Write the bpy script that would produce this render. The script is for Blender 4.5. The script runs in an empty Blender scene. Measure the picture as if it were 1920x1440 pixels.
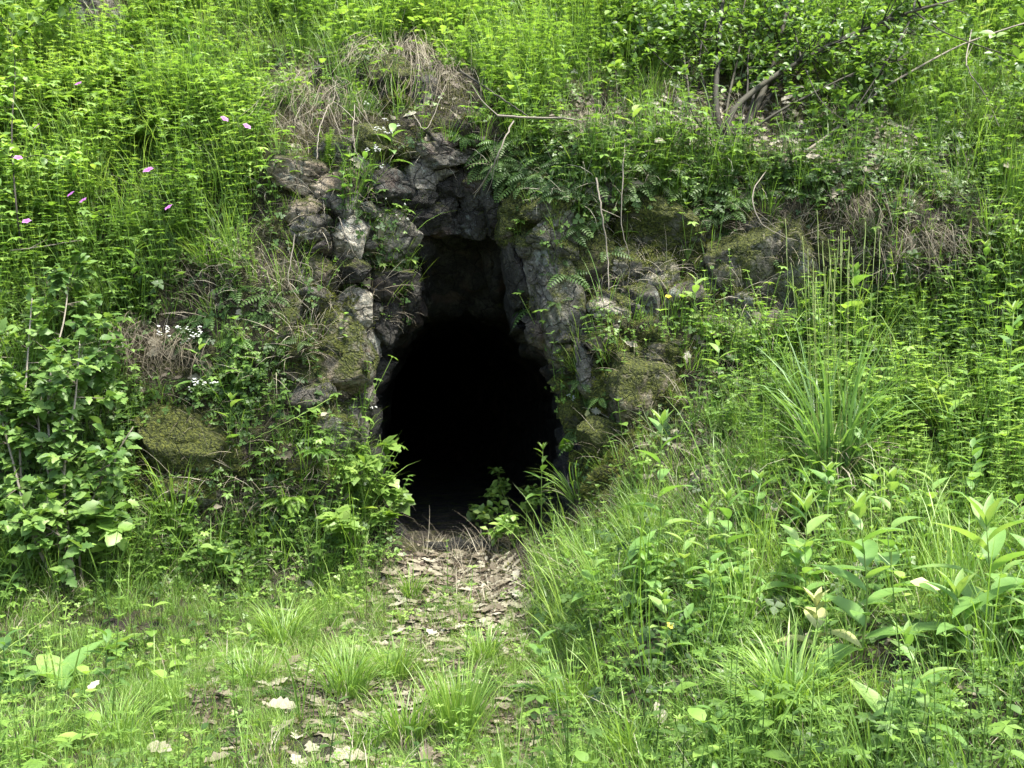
import bpy, math, random
import numpy as np
from mathutils import Vector

# ------------------------------------------------------------------ camera, sky, sun, exposure
SC = bpy.context.scene
COL = SC.collection
FPX = 1867.0            # focal length in photograph pixels (1920 wide)
CAMZ = 1.5
cam_d = bpy.data.cameras.new('camera')
cam_d.sensor_width = 36.0
cam_d.lens = 36.0 * FPX / 1920.0
cam_d.clip_start = 0.05
cam_d.clip_end = 500
cam = bpy.data.objects.new('camera', cam_d)
COL.objects.link(cam)
cam.location = (0, 0, CAMZ)
cam.rotation_euler = (math.radians(90), 0, 0)
SC.camera = cam

SUN_EL, SUN_AZ = 68.0, 55.0      # azimuth measured from behind the camera towards the right
sun_dir = Vector((math.sin(math.radians(SUN_AZ)) * math.cos(math.radians(SUN_EL)),
                  -math.cos(math.radians(SUN_AZ)) * math.cos(math.radians(SUN_EL)),
                  math.sin(math.radians(SUN_EL))))
W = bpy.data.worlds.new('World')
SC.world = W
W.use_nodes = True
wn = W.node_tree
bg = wn.nodes['Background']
sky = wn.nodes.new('ShaderNodeTexSky')
sky.sky_type = 'NISHITA'
sky.sun_disc = False
sky.sun_elevation = math.radians(SUN_EL)
sky.sun_rotation = math.atan2(sun_dir.x, sun_dir.y)
sky.dust_density = 3.0
wn.links.new(sky.outputs[0], bg.inputs[0])
bg.inputs[1].default_value = 0.15
sl = bpy.data.lights.new('sun', 'SUN')
sl.energy = 3.3
sl.angle = math.radians(7.0)
sl.color = (1.0, 0.97, 0.91)
so = bpy.data.objects.new('sun', sl)
COL.objects.link(so)
so.rotation_euler = sun_dir.to_track_quat('Z', 'Y').to_euler()
SC.view_settings.view_transform = 'Standard'
SC.view_settings.look = 'None'
SC.view_settings.exposure = 1.75
SC.view_settings.gamma = 1.0
SC.cycles.max_bounces = 6
SC.cycles.diffuse_bounces = 4
SC.cycles.transmission_bounces = 3
SC.cycles.transparent_max_bounces = 4

rng = np.random.default_rng(11)
random.seed(11)

# ------------------------------------------------------------------ numeric helpers
def hash3(ix, iy, iz, seed):
    h = (ix.astype(np.int64) * 374761393 + iy.astype(np.int64) * 668265263 + iz.astype(np.int64) * 2147483647 + seed * 974711) & 0xffffffff
    h = ((h ^ (h >> 13)) * 1274126177) & 0xffffffff
    h = ((h ^ (h >> 16)) * 2246822519) & 0xffffffff
    return ((h ^ (h >> 15)) & 0xffffff) / float(0xffffff)

def vnoise(p, seed=0):
    i = np.floor(p)
    f = p - i
    f = f * f * (3 - 2 * f)
    i = i.astype(np.int64)
    r = np.zeros(len(p))
    for dx in (0, 1):
        wx = f[:, 0] if dx else 1 - f[:, 0]
        for dy in (0, 1):
            wy = f[:, 1] if dy else 1 - f[:, 1]
            for dz in (0, 1):
                wz = f[:, 2] if dz else 1 - f[:, 2]
                r += wx * wy * wz * hash3(i[:, 0] + dx, i[:, 1] + dy, i[:, 2] + dz, seed)
    return r * 2 - 1

def fbm(p, octv=4, seed=0, gain=0.5):
    a, s, r = 1.0, 0.0, np.zeros(len(p))
    for k in range(octv):
        r += a * vnoise(p * (2.03 ** k) + k * 17.3, seed + k)
        s += a
        a *= gain
    return r / s

def worley(p, seed=0):
    i = np.floor(p).astype(np.int64)
    f1 = np.full(len(p), 9.0)
    f2 = np.full(len(p), 9.0)
    cid = np.zeros(len(p))
    for dx in (-1, 0, 1):
        for dy in (-1, 0, 1):
            for dz in (-1, 0, 1):
                c = i + np.array([dx, dy, dz])
                q = np.stack([c[:, k] + hash3(c[:, 0], c[:, 1], c[:, 2], seed + 31 * (k + 1)) for k in range(3)], 1)
                d = np.linalg.norm(q - p, axis=1)
                new = d < f1
                f2 = np.where(new, f1, np.minimum(f2, d))
                cid = np.where(new, hash3(c[:, 0], c[:, 1], c[:, 2], seed + 5), cid)
                f1 = np.where(new, d, f1)
    return f1, f2, cid

def sstep(a, b, x):
    t = np.clip((x - a) / (b - a), 0, 1)
    return t * t * (3 - 2 * t)

def unit(v):
    v = np.asarray(v, float)
    return v / np.maximum(np.linalg.norm(v, axis=-1, keepdims=True), 1e-9)

# ------------------------------------------------------------------ geometry container
class Geo:
    def __init__(self, V=None, F=None, T=None):
        self.V = [V] if V is not None else []
        self.F = [F] if F is not None else []
        self.T = [T] if T is not None else []
        self.n = len(V) if V is not None else 0
    def add(self, V, F, T=0.5):
        V = np.asarray(V, float).reshape(-1, 3)
        F = np.asarray(F, np.int64).reshape(-1, 3)
        if np.isscalar(T):
            T = np.full(len(V), float(T))
        self.V.append(V)
        self.F.append(F + self.n)
        self.T.append(T)
        self.n += len(V)
        return self
    def merge(self, g):
        a = g.arr()
        return self.add(a[0], a[1], a[2])
    def arr(self):
        if not self.V:
            return np.zeros((0, 3)), np.zeros((0, 3), np.int64), np.zeros(0)
        v, f, t = np.concatenate(self.V), np.concatenate(self.F), np.concatenate(self.T)
        self.V, self.F, self.T = [v], [f], [t]
        return v, f, t
    def inst(self, tpl, R, t, s, dt=None):
        """k copies of the template: R (k,3,3) columns are the axes, t (k,3), s (k,) or (k,3)"""
        v, f, tt = tpl.arr() if isinstance(tpl, Geo) else tpl
        k = len(t)
        if k == 0:
            return self
        s = np.asarray(s, float)
        if s.ndim == 1:
            s = s[:, None]
        sv = v[None] * s[:, None, :]
        V = np.einsum('kij,knj->kni', R, sv) + t[:, None, :]
        F = f[None] + (np.arange(k) * len(v))[:, None, None]
        T = np.broadcast_to(tt, (k, len(v)))
        if dt is not None:
            T = T + np.asarray(dt)[:, None]
        return self.add(V.reshape(-1, 3), F.reshape(-1, 3), T.reshape(-1).copy())

def frames(d, up):
    d = unit(d)
    up = np.broadcast_to(np.asarray(up, float), d.shape)
    y = np.cross(up, d)
    bad = np.linalg.norm(y, axis=-1) < 1e-4
    if bad.any():
        y[bad] = np.cross(np.array([1.0, 0.2, 0]), d[bad])
    y = unit(y)
    z = np.cross(d, y)
    return np.stack([d, y, z], -1)

def zrots(a, nrm=None, lean=0.0):
    """frames whose z axis leans from the vertical towards nrm, spun by a"""
    k = len(a)
    up = np.tile(np.array([0.0, 0, 1]), (k, 1))
    if nrm is not None:
        up = unit(up * (1 - lean) + nrm * lean)
    x = np.stack([np.cos(a), np.sin(a), np.zeros(k)], 1)
    x = unit(x - up * (x * up).sum(1, keepdims=True))
    y = np.cross(up, x)
    return np.stack([x, y, up], -1)

def emit(name, g, mat, parent=None, smooth=False, mats=None, fm=None):
    v, f, t = g.arr()
    me = bpy.data.meshes.new(name)
    me.vertices.add(len(v))
    me.vertices.foreach_set('co', v.astype(np.float32).ravel())
    me.loops.add(len(f) * 3)
    me.loops.foreach_set('vertex_index', f.astype(np.int32).ravel())
    me.polygons.add(len(f))
    me.polygons.foreach_set('loop_start', np.arange(0, len(f) * 3, 3, dtype=np.int32))
    if smooth:
        me.polygons.foreach_set('use_smooth', np.ones(len(f), bool))
    me.update(calc_edges=True)
    at = me.attributes.new('tint', 'FLOAT', 'POINT')
    at.data.foreach_set('value', t.astype(np.float32))
    me.materials.append(mat)
    o = bpy.data.objects.new(name, me)
    COL.objects.link(o)
    if parent is not None:
        o.parent = parent
    return o

def tag(o, label, cat, group=None, kind=None):
    if label:
        o['label'] = label
    if cat:
        o['category'] = cat
    if group:
        o['group'] = group
    if kind:
        o['kind'] = kind
    return o

def empty(name, loc, label, cat, group=None):
    o = bpy.data.objects.new(name, None)
    COL.objects.link(o)
    o.location = loc
    return tag(o, label, cat, group)

def local(g, loc):
    v, f, t = g.arr()
    return Geo(v - np.asarray(loc, float), f, t)

# ------------------------------------------------------------------ materials
def nt(name):
    m = bpy.data.materials.new(name)
    m.use_nodes = True
    t = m.node_tree
    for n in list(t.nodes):
        t.nodes.remove(n)
    return m, t, t.nodes, t.links

def N(nodes, typ, **kw):
    n = nodes.new(typ)
    for k, v in kw.items():
        if k.startswith('i_'):
            n.inputs[k[2:]].default_value = v
        else:
            setattr(n, k, v)
    return n

def ramp(nodes, links, src, stops):
    r = nodes.new('ShaderNodeValToRGB')
    e = r.color_ramp.elements
    while len(e) < len(stops):
        e.new(0.5)
    for k, (p, c) in enumerate(stops):
        e[k].position = p
        e[k].color = c if len(c) == 4 else (c[0], c[1], c[2], 1)
    links.new(src, r.inputs[0])
    return r.outputs[0]

def leaf_mat(name, cols, trans=0.4, rough=0.45, spec=0.5, noise=18.0, tcol=(1.35, 1.35, 0.7)):
    m, t, n, l = nt(name)
    at = N(n, 'ShaderNodeAttribute', attribute_name='tint')
    no = N(n, 'ShaderNodeTexNoise', i_Scale=noise, i_Detail=6.0)
    geo = N(n, 'ShaderNodeNewGeometry')
    l.new(geo.outputs['Position'], no.inputs['Vector'])
    ma = N(n, 'ShaderNodeMath', operation='MULTIPLY_ADD')
    l.new(no.outputs[0], ma.inputs[0]); ma.inputs[1].default_value = 0.45; 
    sub = N(n, 'ShaderNodeMath', operation='SUBTRACT')
    l.new(at.outputs['Fac'], sub.inputs[0]); sub.inputs[1].default_value = 0.225
    l.new(sub.outputs[0], ma.inputs[2])
    k = len(cols)
    c = ramp(n, l, ma.outputs[0], [(0.04 + 0.92 * i / (k - 1), cols[i]) for i in range(k)])
    p = N(n, 'ShaderNodeBsdfPrincipled', i_Roughness=rough)
    p.inputs['Specular IOR Level'].default_value = spec
    l.new(c, p.inputs['Base Color'])
    tr = N(n, 'ShaderNodeBsdfTranslucent')
    mx = N(n, 'ShaderNodeVectorMath', operation='MULTIPLY')
    l.new(c, mx.inputs[0]); mx.inputs[1].default_value = tcol
    l.new(mx.outputs[0], tr.inputs['Color'])
    ms = N(n, 'ShaderNodeMixShader')
    ms.inputs[0].default_value = trans
    l.new(p.outputs[0], ms.inputs[1]); l.new(tr.outputs[0], ms.inputs[2])
    o = N(n, 'ShaderNodeOutputMaterial')
    l.new(ms.outputs[0], o.inputs[0])
    return m

def mixc(n, l, fac, a, b, blend='MIX'):
    m = N(n, 'ShaderNodeMix', data_type='RGBA', blend_type=blend)
    for sock, v in ((m.inputs[0], fac), (m.inputs[6], a), (m.inputs[7], b)):
        if isinstance(v, (int, float)):
            sock.default_value = v
        elif isinstance(v, tuple):
            sock.default_value = v if len(v) == 4 else (*v, 1)
        else:
            l.new(v, sock)
    return m.outputs[2]

def rock_mat(name, dark, mid, pale, lichen=(0.42, 0.47, 0.38), sheet=False, rough=0.85):
    m, t, n, l = nt(name)
    geo = N(n, 'ShaderNodeNewGeometry')
    P = geo.outputs['Position']
    n1 = N(n, 'ShaderNodeTexNoise', i_Scale=5.0, i_Detail=8.0, i_Roughness=0.65); l.new(P, n1.inputs['Vector'])
    n2 = N(n, 'ShaderNodeTexNoise', i_Scale=38.0, i_Detail=6.0, i_Roughness=0.7); l.new(P, n2.inputs['Vector'])
    base = ramp(n, l, n1.outputs[0], [(0.32, dark), (0.5, mid), (0.68, pale)])
    fine = ramp(n, l, n2.outputs[0], [(0.32, (0.3, 0.3, 0.28)), (0.46, (0.8, 0.8, 0.78)), (0.6, (1.15, 1.15, 1.1)), (0.72, (2.0, 1.95, 1.8))])
    vo = N(n, 'ShaderNodeTexVoronoi', i_Scale=55.0); l.new(P, vo.inputs['Vector'])
    pit = ramp(n, l, vo.outputs['Distance'], [(0.08, (0.25, 0.25, 0.25)), (0.24, (1, 1, 1))])
    fine = mixc(n, l, 0.7, fine, mixc(n, l, 1.0, fine, pit, 'MULTIPLY'))
    c = mixc(n, l, 1.0, base, fine, 'MULTIPLY')
    wn_ = N(n, 'ShaderNodeTexNoise', i_Scale=4.0, i_Detail=4.0); l.new(P, wn_.inputs['Vector'])
    wv = N(n, 'ShaderNodeVectorMath', operation='MULTIPLY_ADD'); l.new(wn_.outputs['Color'], wv.inputs[0]); wv.inputs[1].default_value = (.25, .25, .25); l.new(P, wv.inputs[2])
    ck = N(n, 'ShaderNodeTexVoronoi', i_Scale=5.5, feature='DISTANCE_TO_EDGE'); l.new(wv.outputs[0], ck.inputs['Vector'])
    crack = ramp(n, l, ck.outputs['Distance'], [(0.0, (0, 0, 0)), (0.035, (1, 1, 1))])
    c = mixc(n, l, 0.75, c, mixc(n, l, 1.0, c, crack, 'MULTIPLY'))
    # rust and violet stains
    n4 = N(n, 'ShaderNodeTexNoise', i_Scale=3.1, i_Detail=5.0); l.new(P, n4.inputs['Vector'])
    st = ramp(n, l, n4.outputs[0], [(0.55, (0, 0, 0)), (0.68, (1, 1, 1))])
    c = mixc(n, l, st, c, mixc(n, l, 0.5, c, (0.17, 0.115, 0.085)))
    # lichen crusts
    n3 = N(n, 'ShaderNodeTexNoise', i_Scale=21.0, i_Detail=7.0, i_Roughness=0.75); l.new(P, n3.inputs['Vector'])
    n5 = N(n, 'ShaderNodeTexNoise', i_Scale=2.3, i_Detail=2.0); l.new(P, n5.inputs['Vector'])
    add = N(n, 'ShaderNodeMath', operation='ADD'); l.new(n3.outputs[0], add.inputs[0]); l.new(n5.outputs[0], add.inputs[1])
    oa = N(n, 'ShaderNodeAttribute', attribute_name='lichen_amount', attribute_type='GEOMETRY' if sheet else 'OBJECT')
    add2 = N(n, 'ShaderNodeMath', operation='MULTIPLY_ADD'); l.new(oa.outputs['Fac'], add2.inputs[0]); add2.inputs[1].default_value = 0.3; l.new(add.outputs[0], add2.inputs[2])
    lf = ramp(n, l, add2.outputs[0], [(0.0, (0, 0, 0)), (0.5, (0, 0, 0)), (1.0, (1, 1, 1))])
    mr = N(n, 'ShaderNodeMapRange', clamp=True); l.new(add2.outputs[0], mr.inputs[0])
    mr.inputs[1].default_value = 1.2; mr.inputs[2].default_value = 1.42
    c = mixc(n, l, mr.outputs[0], c, lichen)
    # moss, thick on top faces and in damp patches
    sp = N(n, 'ShaderNodeSeparateXYZ'); l.new(geo.outputs['Normal'], sp.inputs[0])
    nm = N(n, 'ShaderNodeTexNoise', i_Scale=6.5, i_Detail=8.0, i_Roughness=0.7); l.new(P, nm.inputs['Vector'])
    ms1 = N(n, 'ShaderNodeMath', operation='MULTIPLY_ADD'); l.new(sp.outputs[2], ms1.inputs[0]); ms1.inputs[1].default_value = 0.22; l.new(nm.outputs[0], ms1.inputs[2])
    om = N(n, 'ShaderNodeAttribute', attribute_name='moss_amount', attribute_type='GEOMETRY' if sheet else 'OBJECT')
    ms2 = N(n, 'ShaderNodeMath', operation='MULTIPLY_ADD'); l.new(om.outputs['Fac'], ms2.inputs[0]); ms2.inputs[1].default_value = 0.55; l.new(ms1.outputs[0], ms2.inputs[2])
    mm = N(n, 'ShaderNodeMapRange', clamp=True); l.new(ms2.outputs[0], mm.inputs[0]); mm.inputs[1].default_value = 0.7; mm.inputs[2].default_value = 0.86
    nq = N(n, 'ShaderNodeTexNoise', i_Scale=60.0, i_Detail=4.0); l.new(P, nq.inputs['Vector'])
    mossc = ramp(n, l, nq.outputs[0], [(0.3, (0.018, 0.023, 0.004)), (0.5, (0.065, 0.08, 0.011)), (0.72, (0.16, 0.175, 0.024))])
    c = mixc(n, l, mm.outputs[0], c, mossc)
    hb = N(n, 'ShaderNodeMath', operation='MULTIPLY_ADD'); l.new(n1.outputs[0], hb.inputs[0]); hb.inputs[1].default_value = 2.2; l.new(n2.outputs[0], hb.inputs[2])
    hb2 = N(n, 'ShaderNodeMath', operation='MULTIPLY_ADD'); l.new(nq.outputs[0], hb2.inputs[0]); l.new(mm.outputs[0], hb2.inputs[1]); l.new(hb.outputs[0], hb2.inputs[2])
    hb3 = N(n, 'ShaderNodeMath', operation='MULTIPLY_ADD'); l.new(crack, hb3.inputs[0]); hb3.inputs[1].default_value = 0.5; l.new(hb2.outputs[0], hb3.inputs[2]); hb2 = hb3
    if sheet:
        # soil and needles where the ground is not rock
        so_ = N(n, 'ShaderNodeTexNoise', i_Scale=45.0, i_Detail=8.0, i_Roughness=0.75); l.new(P, so_.inputs['Vector'])
        soil = ramp(n, l, so_.outputs[0], [(0.3, (0.012, 0.009, 0.006)), (0.5, (0.035, 0.027, 0.018)), (0.62, (0.075, 0.06, 0.04)), (0.75, (0.2, 0.17, 0.125))])
        gn = N(n, 'ShaderNodeTexNoise', i_Scale=7.0, i_Detail=8.0, i_Roughness=0.7); l.new(P, gn.inputs['Vector'])
        gf = ramp(n, l, gn.outputs[0], [(0.42, (0, 0, 0)), (0.58, (1, 1, 1))])
        soil = mixc(n, l, mixc(n, l, 1.0, gf, 0.5 if False else (0.45, 0.45, 0.45), 'MULTIPLY'), soil, mossc)
        ra = N(n, 'ShaderNodeAttribute', attribute_name='rock_amount')
        rn = N(n, 'ShaderNodeMath', operation='MULTIPLY_ADD'); l.new(nm.outputs[0], rn.inputs[0]); rn.inputs[1].default_value = 0.8; l.new(ra.outputs['Fac'], rn.inputs[2])
        rm = N(n, 'ShaderNodeMapRange', clamp=True); l.new(rn.outputs[0], rm.inputs[0]); rm.inputs[1].default_value = 0.85; rm.inputs[2].default_value = 0.98
        c = mixc(n, l, rm.outputs[0], soil, c)
    p = N(n, 'ShaderNodeBsdfPrincipled', i_Roughness=rough)
    p.inputs['Specular IOR Level'].default_value = 0.35
    l.new(c, p.inputs['Base Color'])
    b = N(n, 'ShaderNodeBump', i_Strength=1.0, i_Distance=0.06)
    l.new(hb2.outputs[0], b.inputs['Height']); l.new(b.outputs[0], p.inputs['Normal'])
    o = N(n, 'ShaderNodeOutputMaterial')
    l.new(p.outputs[0], o.inputs[0])
    return m

M = {}
M['ground'] = rock_mat('earth_and_rock', (0.05, 0.046, 0.037), (0.15, 0.138, 0.113), (0.31, 0.29, 0.24), sheet=True)
M['rock_grey'] = rock_mat('grey_rock', (0.07, 0.066, 0.05), (0.2, 0.187, 0.15), (0.42, 0.395, 0.33))
M['rock_dark'] = rock_mat('dark_rock', (0.016, 0.0155, 0.012), (0.045, 0.042, 0.033), (0.1, 0.095, 0.076), lichen=(0.2, 0.23, 0.2))  # darker colour stands in for overhang shade on the stones over the mouth
M['rock_warm'] = rock_mat('warm_rock', (0.11, 0.09, 0.06), (0.32, 0.265, 0.185), (0.56, 0.485, 0.37))
M['rock_pale'] = rock_mat('pale_rock', (0.16, 0.145, 0.108), (0.41, 0.375, 0.29), (0.64, 0.59, 0.47), lichen=(0.5, 0.52, 0.45))
M['tunnel'] = rock_mat('tunnel_rock', (0.013, 0.0135, 0.011), (0.032, 0.032, 0.026), (0.075, 0.074, 0.062), lichen=(0.2, 0.22, 0.19), rough=0.9)  # albedo lowered, puts the darkness of the unlit interior into the colour
M['grass'] = leaf_mat('grass_blade', [(0.055, 0.105, 0.02), (0.115, 0.215, 0.036), (0.185, 0.32, 0.055), (0.31, 0.43, 0.105)], 0.4)
M['blue_grass'] = leaf_mat('blue_green_grass', [(0.055, 0.12, 0.03), (0.115, 0.22, 0.055), (0.19, 0.33, 0.09), (0.3, 0.44, 0.16)], 0.35)
M['herb'] = leaf_mat('herb_leaf', [(0.05, 0.1, 0.02), (0.105, 0.195, 0.035), (0.19, 0.325, 0.055), (0.34, 0.48, 0.11)], 0.42)
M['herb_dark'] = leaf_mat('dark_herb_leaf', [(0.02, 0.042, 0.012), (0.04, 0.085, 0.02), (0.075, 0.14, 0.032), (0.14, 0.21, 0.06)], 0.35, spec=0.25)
M['shrub'] = leaf_mat('shrub_leaf', spec=0.3, trans=0.35, cols= [(0.028, 0.06, 0.018), (0.06, 0.125, 0.03), (0.11, 0.205, 0.045), (0.2, 0.31, 0.075)])
M['broad'] = leaf_mat('broad_leaf', [(0.06, 0.13, 0.03), (0.11, 0.22, 0.045), (0.17, 0.31, 0.07), (0.32, 0.4, 0.12)], 0.38, rough=0.5)
M['maple'] = leaf_mat('bright_lobed_leaf', [(0.07, 0.13, 0.025), (0.13, 0.23, 0.04), (0.21, 0.33, 0.065), (0.32, 0.43, 0.11)], 0.4)
M['stem'] = leaf_mat('green_stem', [(0.08, 0.13, 0.03), (0.14, 0.22, 0.04), (0.2, 0.29, 0.06), (0.3, 0.35, 0.1)], 0.2)
M['fern'] = leaf_mat('fern_leaf', [(0.03, 0.07, 0.01), (0.07, 0.16, 0.02), (0.13, 0.26, 0.03), (0.24, 0.38, 0.05)], 0.4)
M['straw'] = leaf_mat('dry_straw', [(0.08, 0.064, 0.038), (0.2, 0.17, 0.108), (0.35, 0.31, 0.21), (0.5, 0.46, 0.34)], 0.15, rough=0.7, tcol=(1, 0.95, 0.8))
M['dead'] = leaf_mat('dead_leaf', [(0.055, 0.036, 0.02), (0.125, 0.104, 0.066), (0.245, 0.222, 0.15), (0.42, 0.4, 0.31)], 0.12, rough=0.7, tcol=(1, 0.9, 0.7))
M['yellow_leaf'] = leaf_mat('yellowing_leaf', [(0.35, 0.35, 0.1), (0.42, 0.45, 0.16), (0.5, 0.52, 0.22)], 0.3, tcol=(1, 1, 0.7))
M['bark'] = leaf_mat('shrub_bark', [(0.01, 0.009, 0.005), (0.028, 0.025, 0.014), (0.065, 0.06, 0.034)], 0.0, rough=0.85, noise=60, tcol=(0, 0, 0))
M['twig'] = leaf_mat('pale_twig', [(0.08, 0.065, 0.045), (0.17, 0.145, 0.105), (0.3, 0.27, 0.21)], 0.0, rough=0.85, noise=70, tcol=(0, 0, 0))
M['pink'] = leaf_mat('pink_petal', [(0.22, 0.04, 0.2), (0.5, 0.16, 0.5), (0.62, 0.28, 0.62)], 0.3, tcol=(1, 0.9, 1))
M['white'] = leaf_mat('white_petal', [(0.6, 0.62, 0.55), (0.75, 0.76, 0.7), (0.85, 0.85, 0.82)], 0.25, tcol=(1, 1, 0.95))
M['yellow'] = leaf_mat('yellow_petal', [(0.6, 0.5, 0.03), (0.75, 0.65, 0.05)], 0.25, tcol=(1, 1, 0.7))
M['moss'] = leaf_mat('moss_tuft', [(0.035, 0.042, 0.007), (0.08, 0.095, 0.013), (0.14, 0.16, 0.022), (0.24, 0.26, 0.04)], 0.3, rough=0.8, noise=30)

# ------------------------------------------------------------------ the bank: one sheet from the foreground to the upper slope
def Yg(py, z):
    return (CAMZ - z) * FPX / (py - 720.0)

CTRL = []
def c_(px, py, Y):
    CTRL.append((px, py, Y))
for px in (-500, -100, 300, 700, 1000):
    c_(px, 1700, Yg(1700, 0.0))
    c_(px, 1440, Yg(1440, 0.0))
c_(1300, 1700, 2.8); c_(1700, 1700, 2.65); c_(2400, 1700, 2.55)
c_(1180, 1440, Yg(1440, .03)); c_(1290, 1440, 3.62); c_(1500, 1440, 3.4); c_(1900, 1440, 3.2); c_(2400, 1440, 3.3)
c_(450, 1250, Yg(1250, 0.03)); c_(850, 1250, Yg(1250, 0.05)); c_(100, 1280, Yg(1280, 0.05)); c_(-400, 1250, Yg(1250, 0.15))
c_(650, 1130, Yg(1130, 0.1)); c_(850, 1100, Yg(1100, 0.15)); c_(950, 1130, Yg(1130, 0.14)); c_(400, 1140, Yg(1140, 0.12))
c_(1060, 1260, Yg(1260, .07)); c_(1010, 1160, Yg(1160, .12)); c_(1120, 1140, 5.1); c_(1190, 1260, 4.3); c_(1100, 1050, 5.9)
c_(780, 1010, 7.2); c_(870, 1005, Yg(1005, .35)); c_(960, 1010, 7.15)
c_(870, 955, Yg(955, .36))
# left bank
c_(600, 1040, 6.75); c_(500, 960, 6.85); c_(330, 1000, 6.6); c_(150, 1060, 6.3); c_(-400, 1060, 5.9)
c_(640, 880, 6.95); c_(420, 850, 6.75); c_(200, 850, 6.65); c_(-400, 850, 6.3)
c_(600, 650, 6.95); c_(400, 700, 6.9); c_(420, 560, 7.0); c_(150, 650, 6.85); c_(-400, 600, 6.6)
c_(560, 450, 7.05); c_(300, 450, 7.3); c_(0, 400, 7.4); c_(-400, 400, 7.1)
c_(550, 310, 7.2); c_(300, 250, 8.0); c_(0, 200, 8.2); c_(-400, 200, 8.0)
c_(560, 180, 7.9); c_(300, 50, 9.2); c_(0, 0, 9.3); c_(-400, 0, 9.2)
# above the mouth
c_(720, 270, 7.3); c_(860, 250, 7.25); c_(860, 330, 7.45); c_(860, 420, 7.5); c_(760, 420, 7.3); c_(900, 500, 7.6)
c_(750, 130, 7.9); c_(900, 130, 8.0); c_(900, 0, 9.3)
# right face
c_(980, 330, 7.2); c_(1010, 480, 7.15); c_(1040, 620, 7.1); c_(1090, 760, 7.0); c_(1080, 900, 6.8); c_(1060, 1000, 6.5)
c_(1200, 270, 7.3); c_(1200, 400, 7.15); c_(1200, 520, 7.1); c_(1200, 600, 6.85); c_(1200, 740, 6.6); c_(1250, 880, 6.15); c_(1200, 1000, 5.7)
c_(1450, 400, 7.1); c_(1450, 480, 7.15); c_(1450, 580, 7.1); c_(1450, 680, 6.7); c_(1450, 850, 5.95); c_(1450, 1000, 5.25); c_(1350, 1150, 4.65)
c_(1680, 400, 7.05); c_(1650, 470, 7.0); c_(1650, 530, 7.25); c_(1700, 620, 6.9); c_(1750, 850, 5.7); c_(1750, 1000, 5.1); c_(1700, 1200, 4.15)
c_(1900, 450, 7.0); c_(1900, 620, 6.7); c_(1900, 850, 5.6); c_(1900, 1100, 4.5)
c_(2400, 400, 6.9); c_(2400, 700, 6.1); c_(2400, 1000, 4.8)
c_(1150, 150, 8.1); c_(1400, 220, 7.9); c_(1650, 200, 8.0); c_(1900, 250, 7.9); c_(2400, 150, 8.1)
c_(1200, 0, 9.3); c_(1600, 0, 9.4); c_(1900, 0, 9.5); c_(2400, -50, 9.6)
for px in (-500, 200, 900, 1600, 2400):
    c_(px, -400, 13.5)
CTRL = np.array(CTRL, float)

def tps_fit(P, val, lam=0.002):
    n = len(P)
    d = np.linalg.norm(P[:, None] - P[None], axis=2)
    K = np.where(d > 0, d * d * np.log(d + 1e-12), 0)
    A = np.zeros((n + 3, n + 3))
    A[:n, :n] = K + lam * np.eye(n)
    A[:n, n] = 1
    A[:n, n + 1:] = P
    A[n, :n] = 1
    A[n + 1:, :n] = P.T
    return np.linalg.solve(A, np.concatenate([val, [0, 0, 0]]))

_P = CTRL[:, :2] / 400.0
_C = tps_fit(_P, 1.0 / CTRL[:, 2])
def depth(px, py):
    q = np.stack([px, py], 1) / 400.0
    r = _C[-3] + q @ _C[-2:]
    for k in range(len(_P)):
        d2 = ((q - _P[k]) ** 2).sum(1)
        r += _C[k] * 0.5 * d2 * np.log(d2 + 1e-12)
    return 1.0 / np.clip(r, 1 / 20.0, 1 / 2.2)

def world(px, py, Y):
    px, py, Y = np.asarray(px, float), np.asarray(py, float), np.asarray(Y, float)
    return np.stack([(px - 960) / FPX * Y, Y + 0 * px, CAMZ - (py - 720) / FPX * Y], -1)

def blobs(px, py, L):
    """soft-edged ellipses: (cx, cy, rx, ry, weight)"""
    r = np.zeros(len(px))
    for cx, cy, rx, ry, w in L:
        d = ((px - cx) / rx) ** 2 + ((py - cy) / ry) ** 2
        r = np.maximum(r, w * (1 - sstep(0.5, 1.3, d)))
    return r

STEP = 5.0
gx = np.arange(-500, 2421, STEP)
gy = np.arange(-400, 1701, STEP)
NX, NY = len(gx), len(gy)
PX, PY = np.meshgrid(gx, gy)
pxf, pyf = PX.ravel(), PY.ravel()
Yd = depth(pxf, pyf)
P0 = world(pxf, pyf, Yd)
ROCKB = [(640, 380, 110, 130, 1), (860, 350, 150, 110, 1), (640, 560, 90, 130, 1), (650, 760, 90, 170, 0.9), (600, 660, 100, 120, 0.9),
         (1020, 520, 110, 240, 1), (1090, 420, 170, 120, 0.8), (1190, 500, 120, 120, 0.9), (1450, 510, 170, 110, 1), (1330, 560, 100, 90, 0.7), (1190, 720, 110, 110, 0.8),
         (1650, 510, 130, 50, 0.8), (1900, 530, 60, 60, 0.9), (340, 860, 130, 110, 0.7), (200, 40, 90, 60, 0.9), (740, 160, 90, 60, 0.9),
         (1090, 820, 70, 130, 0.8), (560, 900, 110, 90, 0.5)]
MOSSB = [(620, 250, 130, 60, 0.6), (720, 250, 80, 80, 0.8), (1000, 380, 120, 100, 0.7), (1100, 500, 120, 120, 0.5), (1250, 430, 160, 90, 0.7), (600, 640, 140, 90, 0.6),
         (1180, 740, 150, 160, 0.8), (1100, 880, 120, 120, 0.9), (340, 840, 150, 120, 0.8), (560, 860, 120, 90, 0.5), (1600, 450, 200, 80, 0.5), (1300, 850, 200, 120, 0.5)]
rock = blobs(pxf, pyf, ROCKB)
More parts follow.
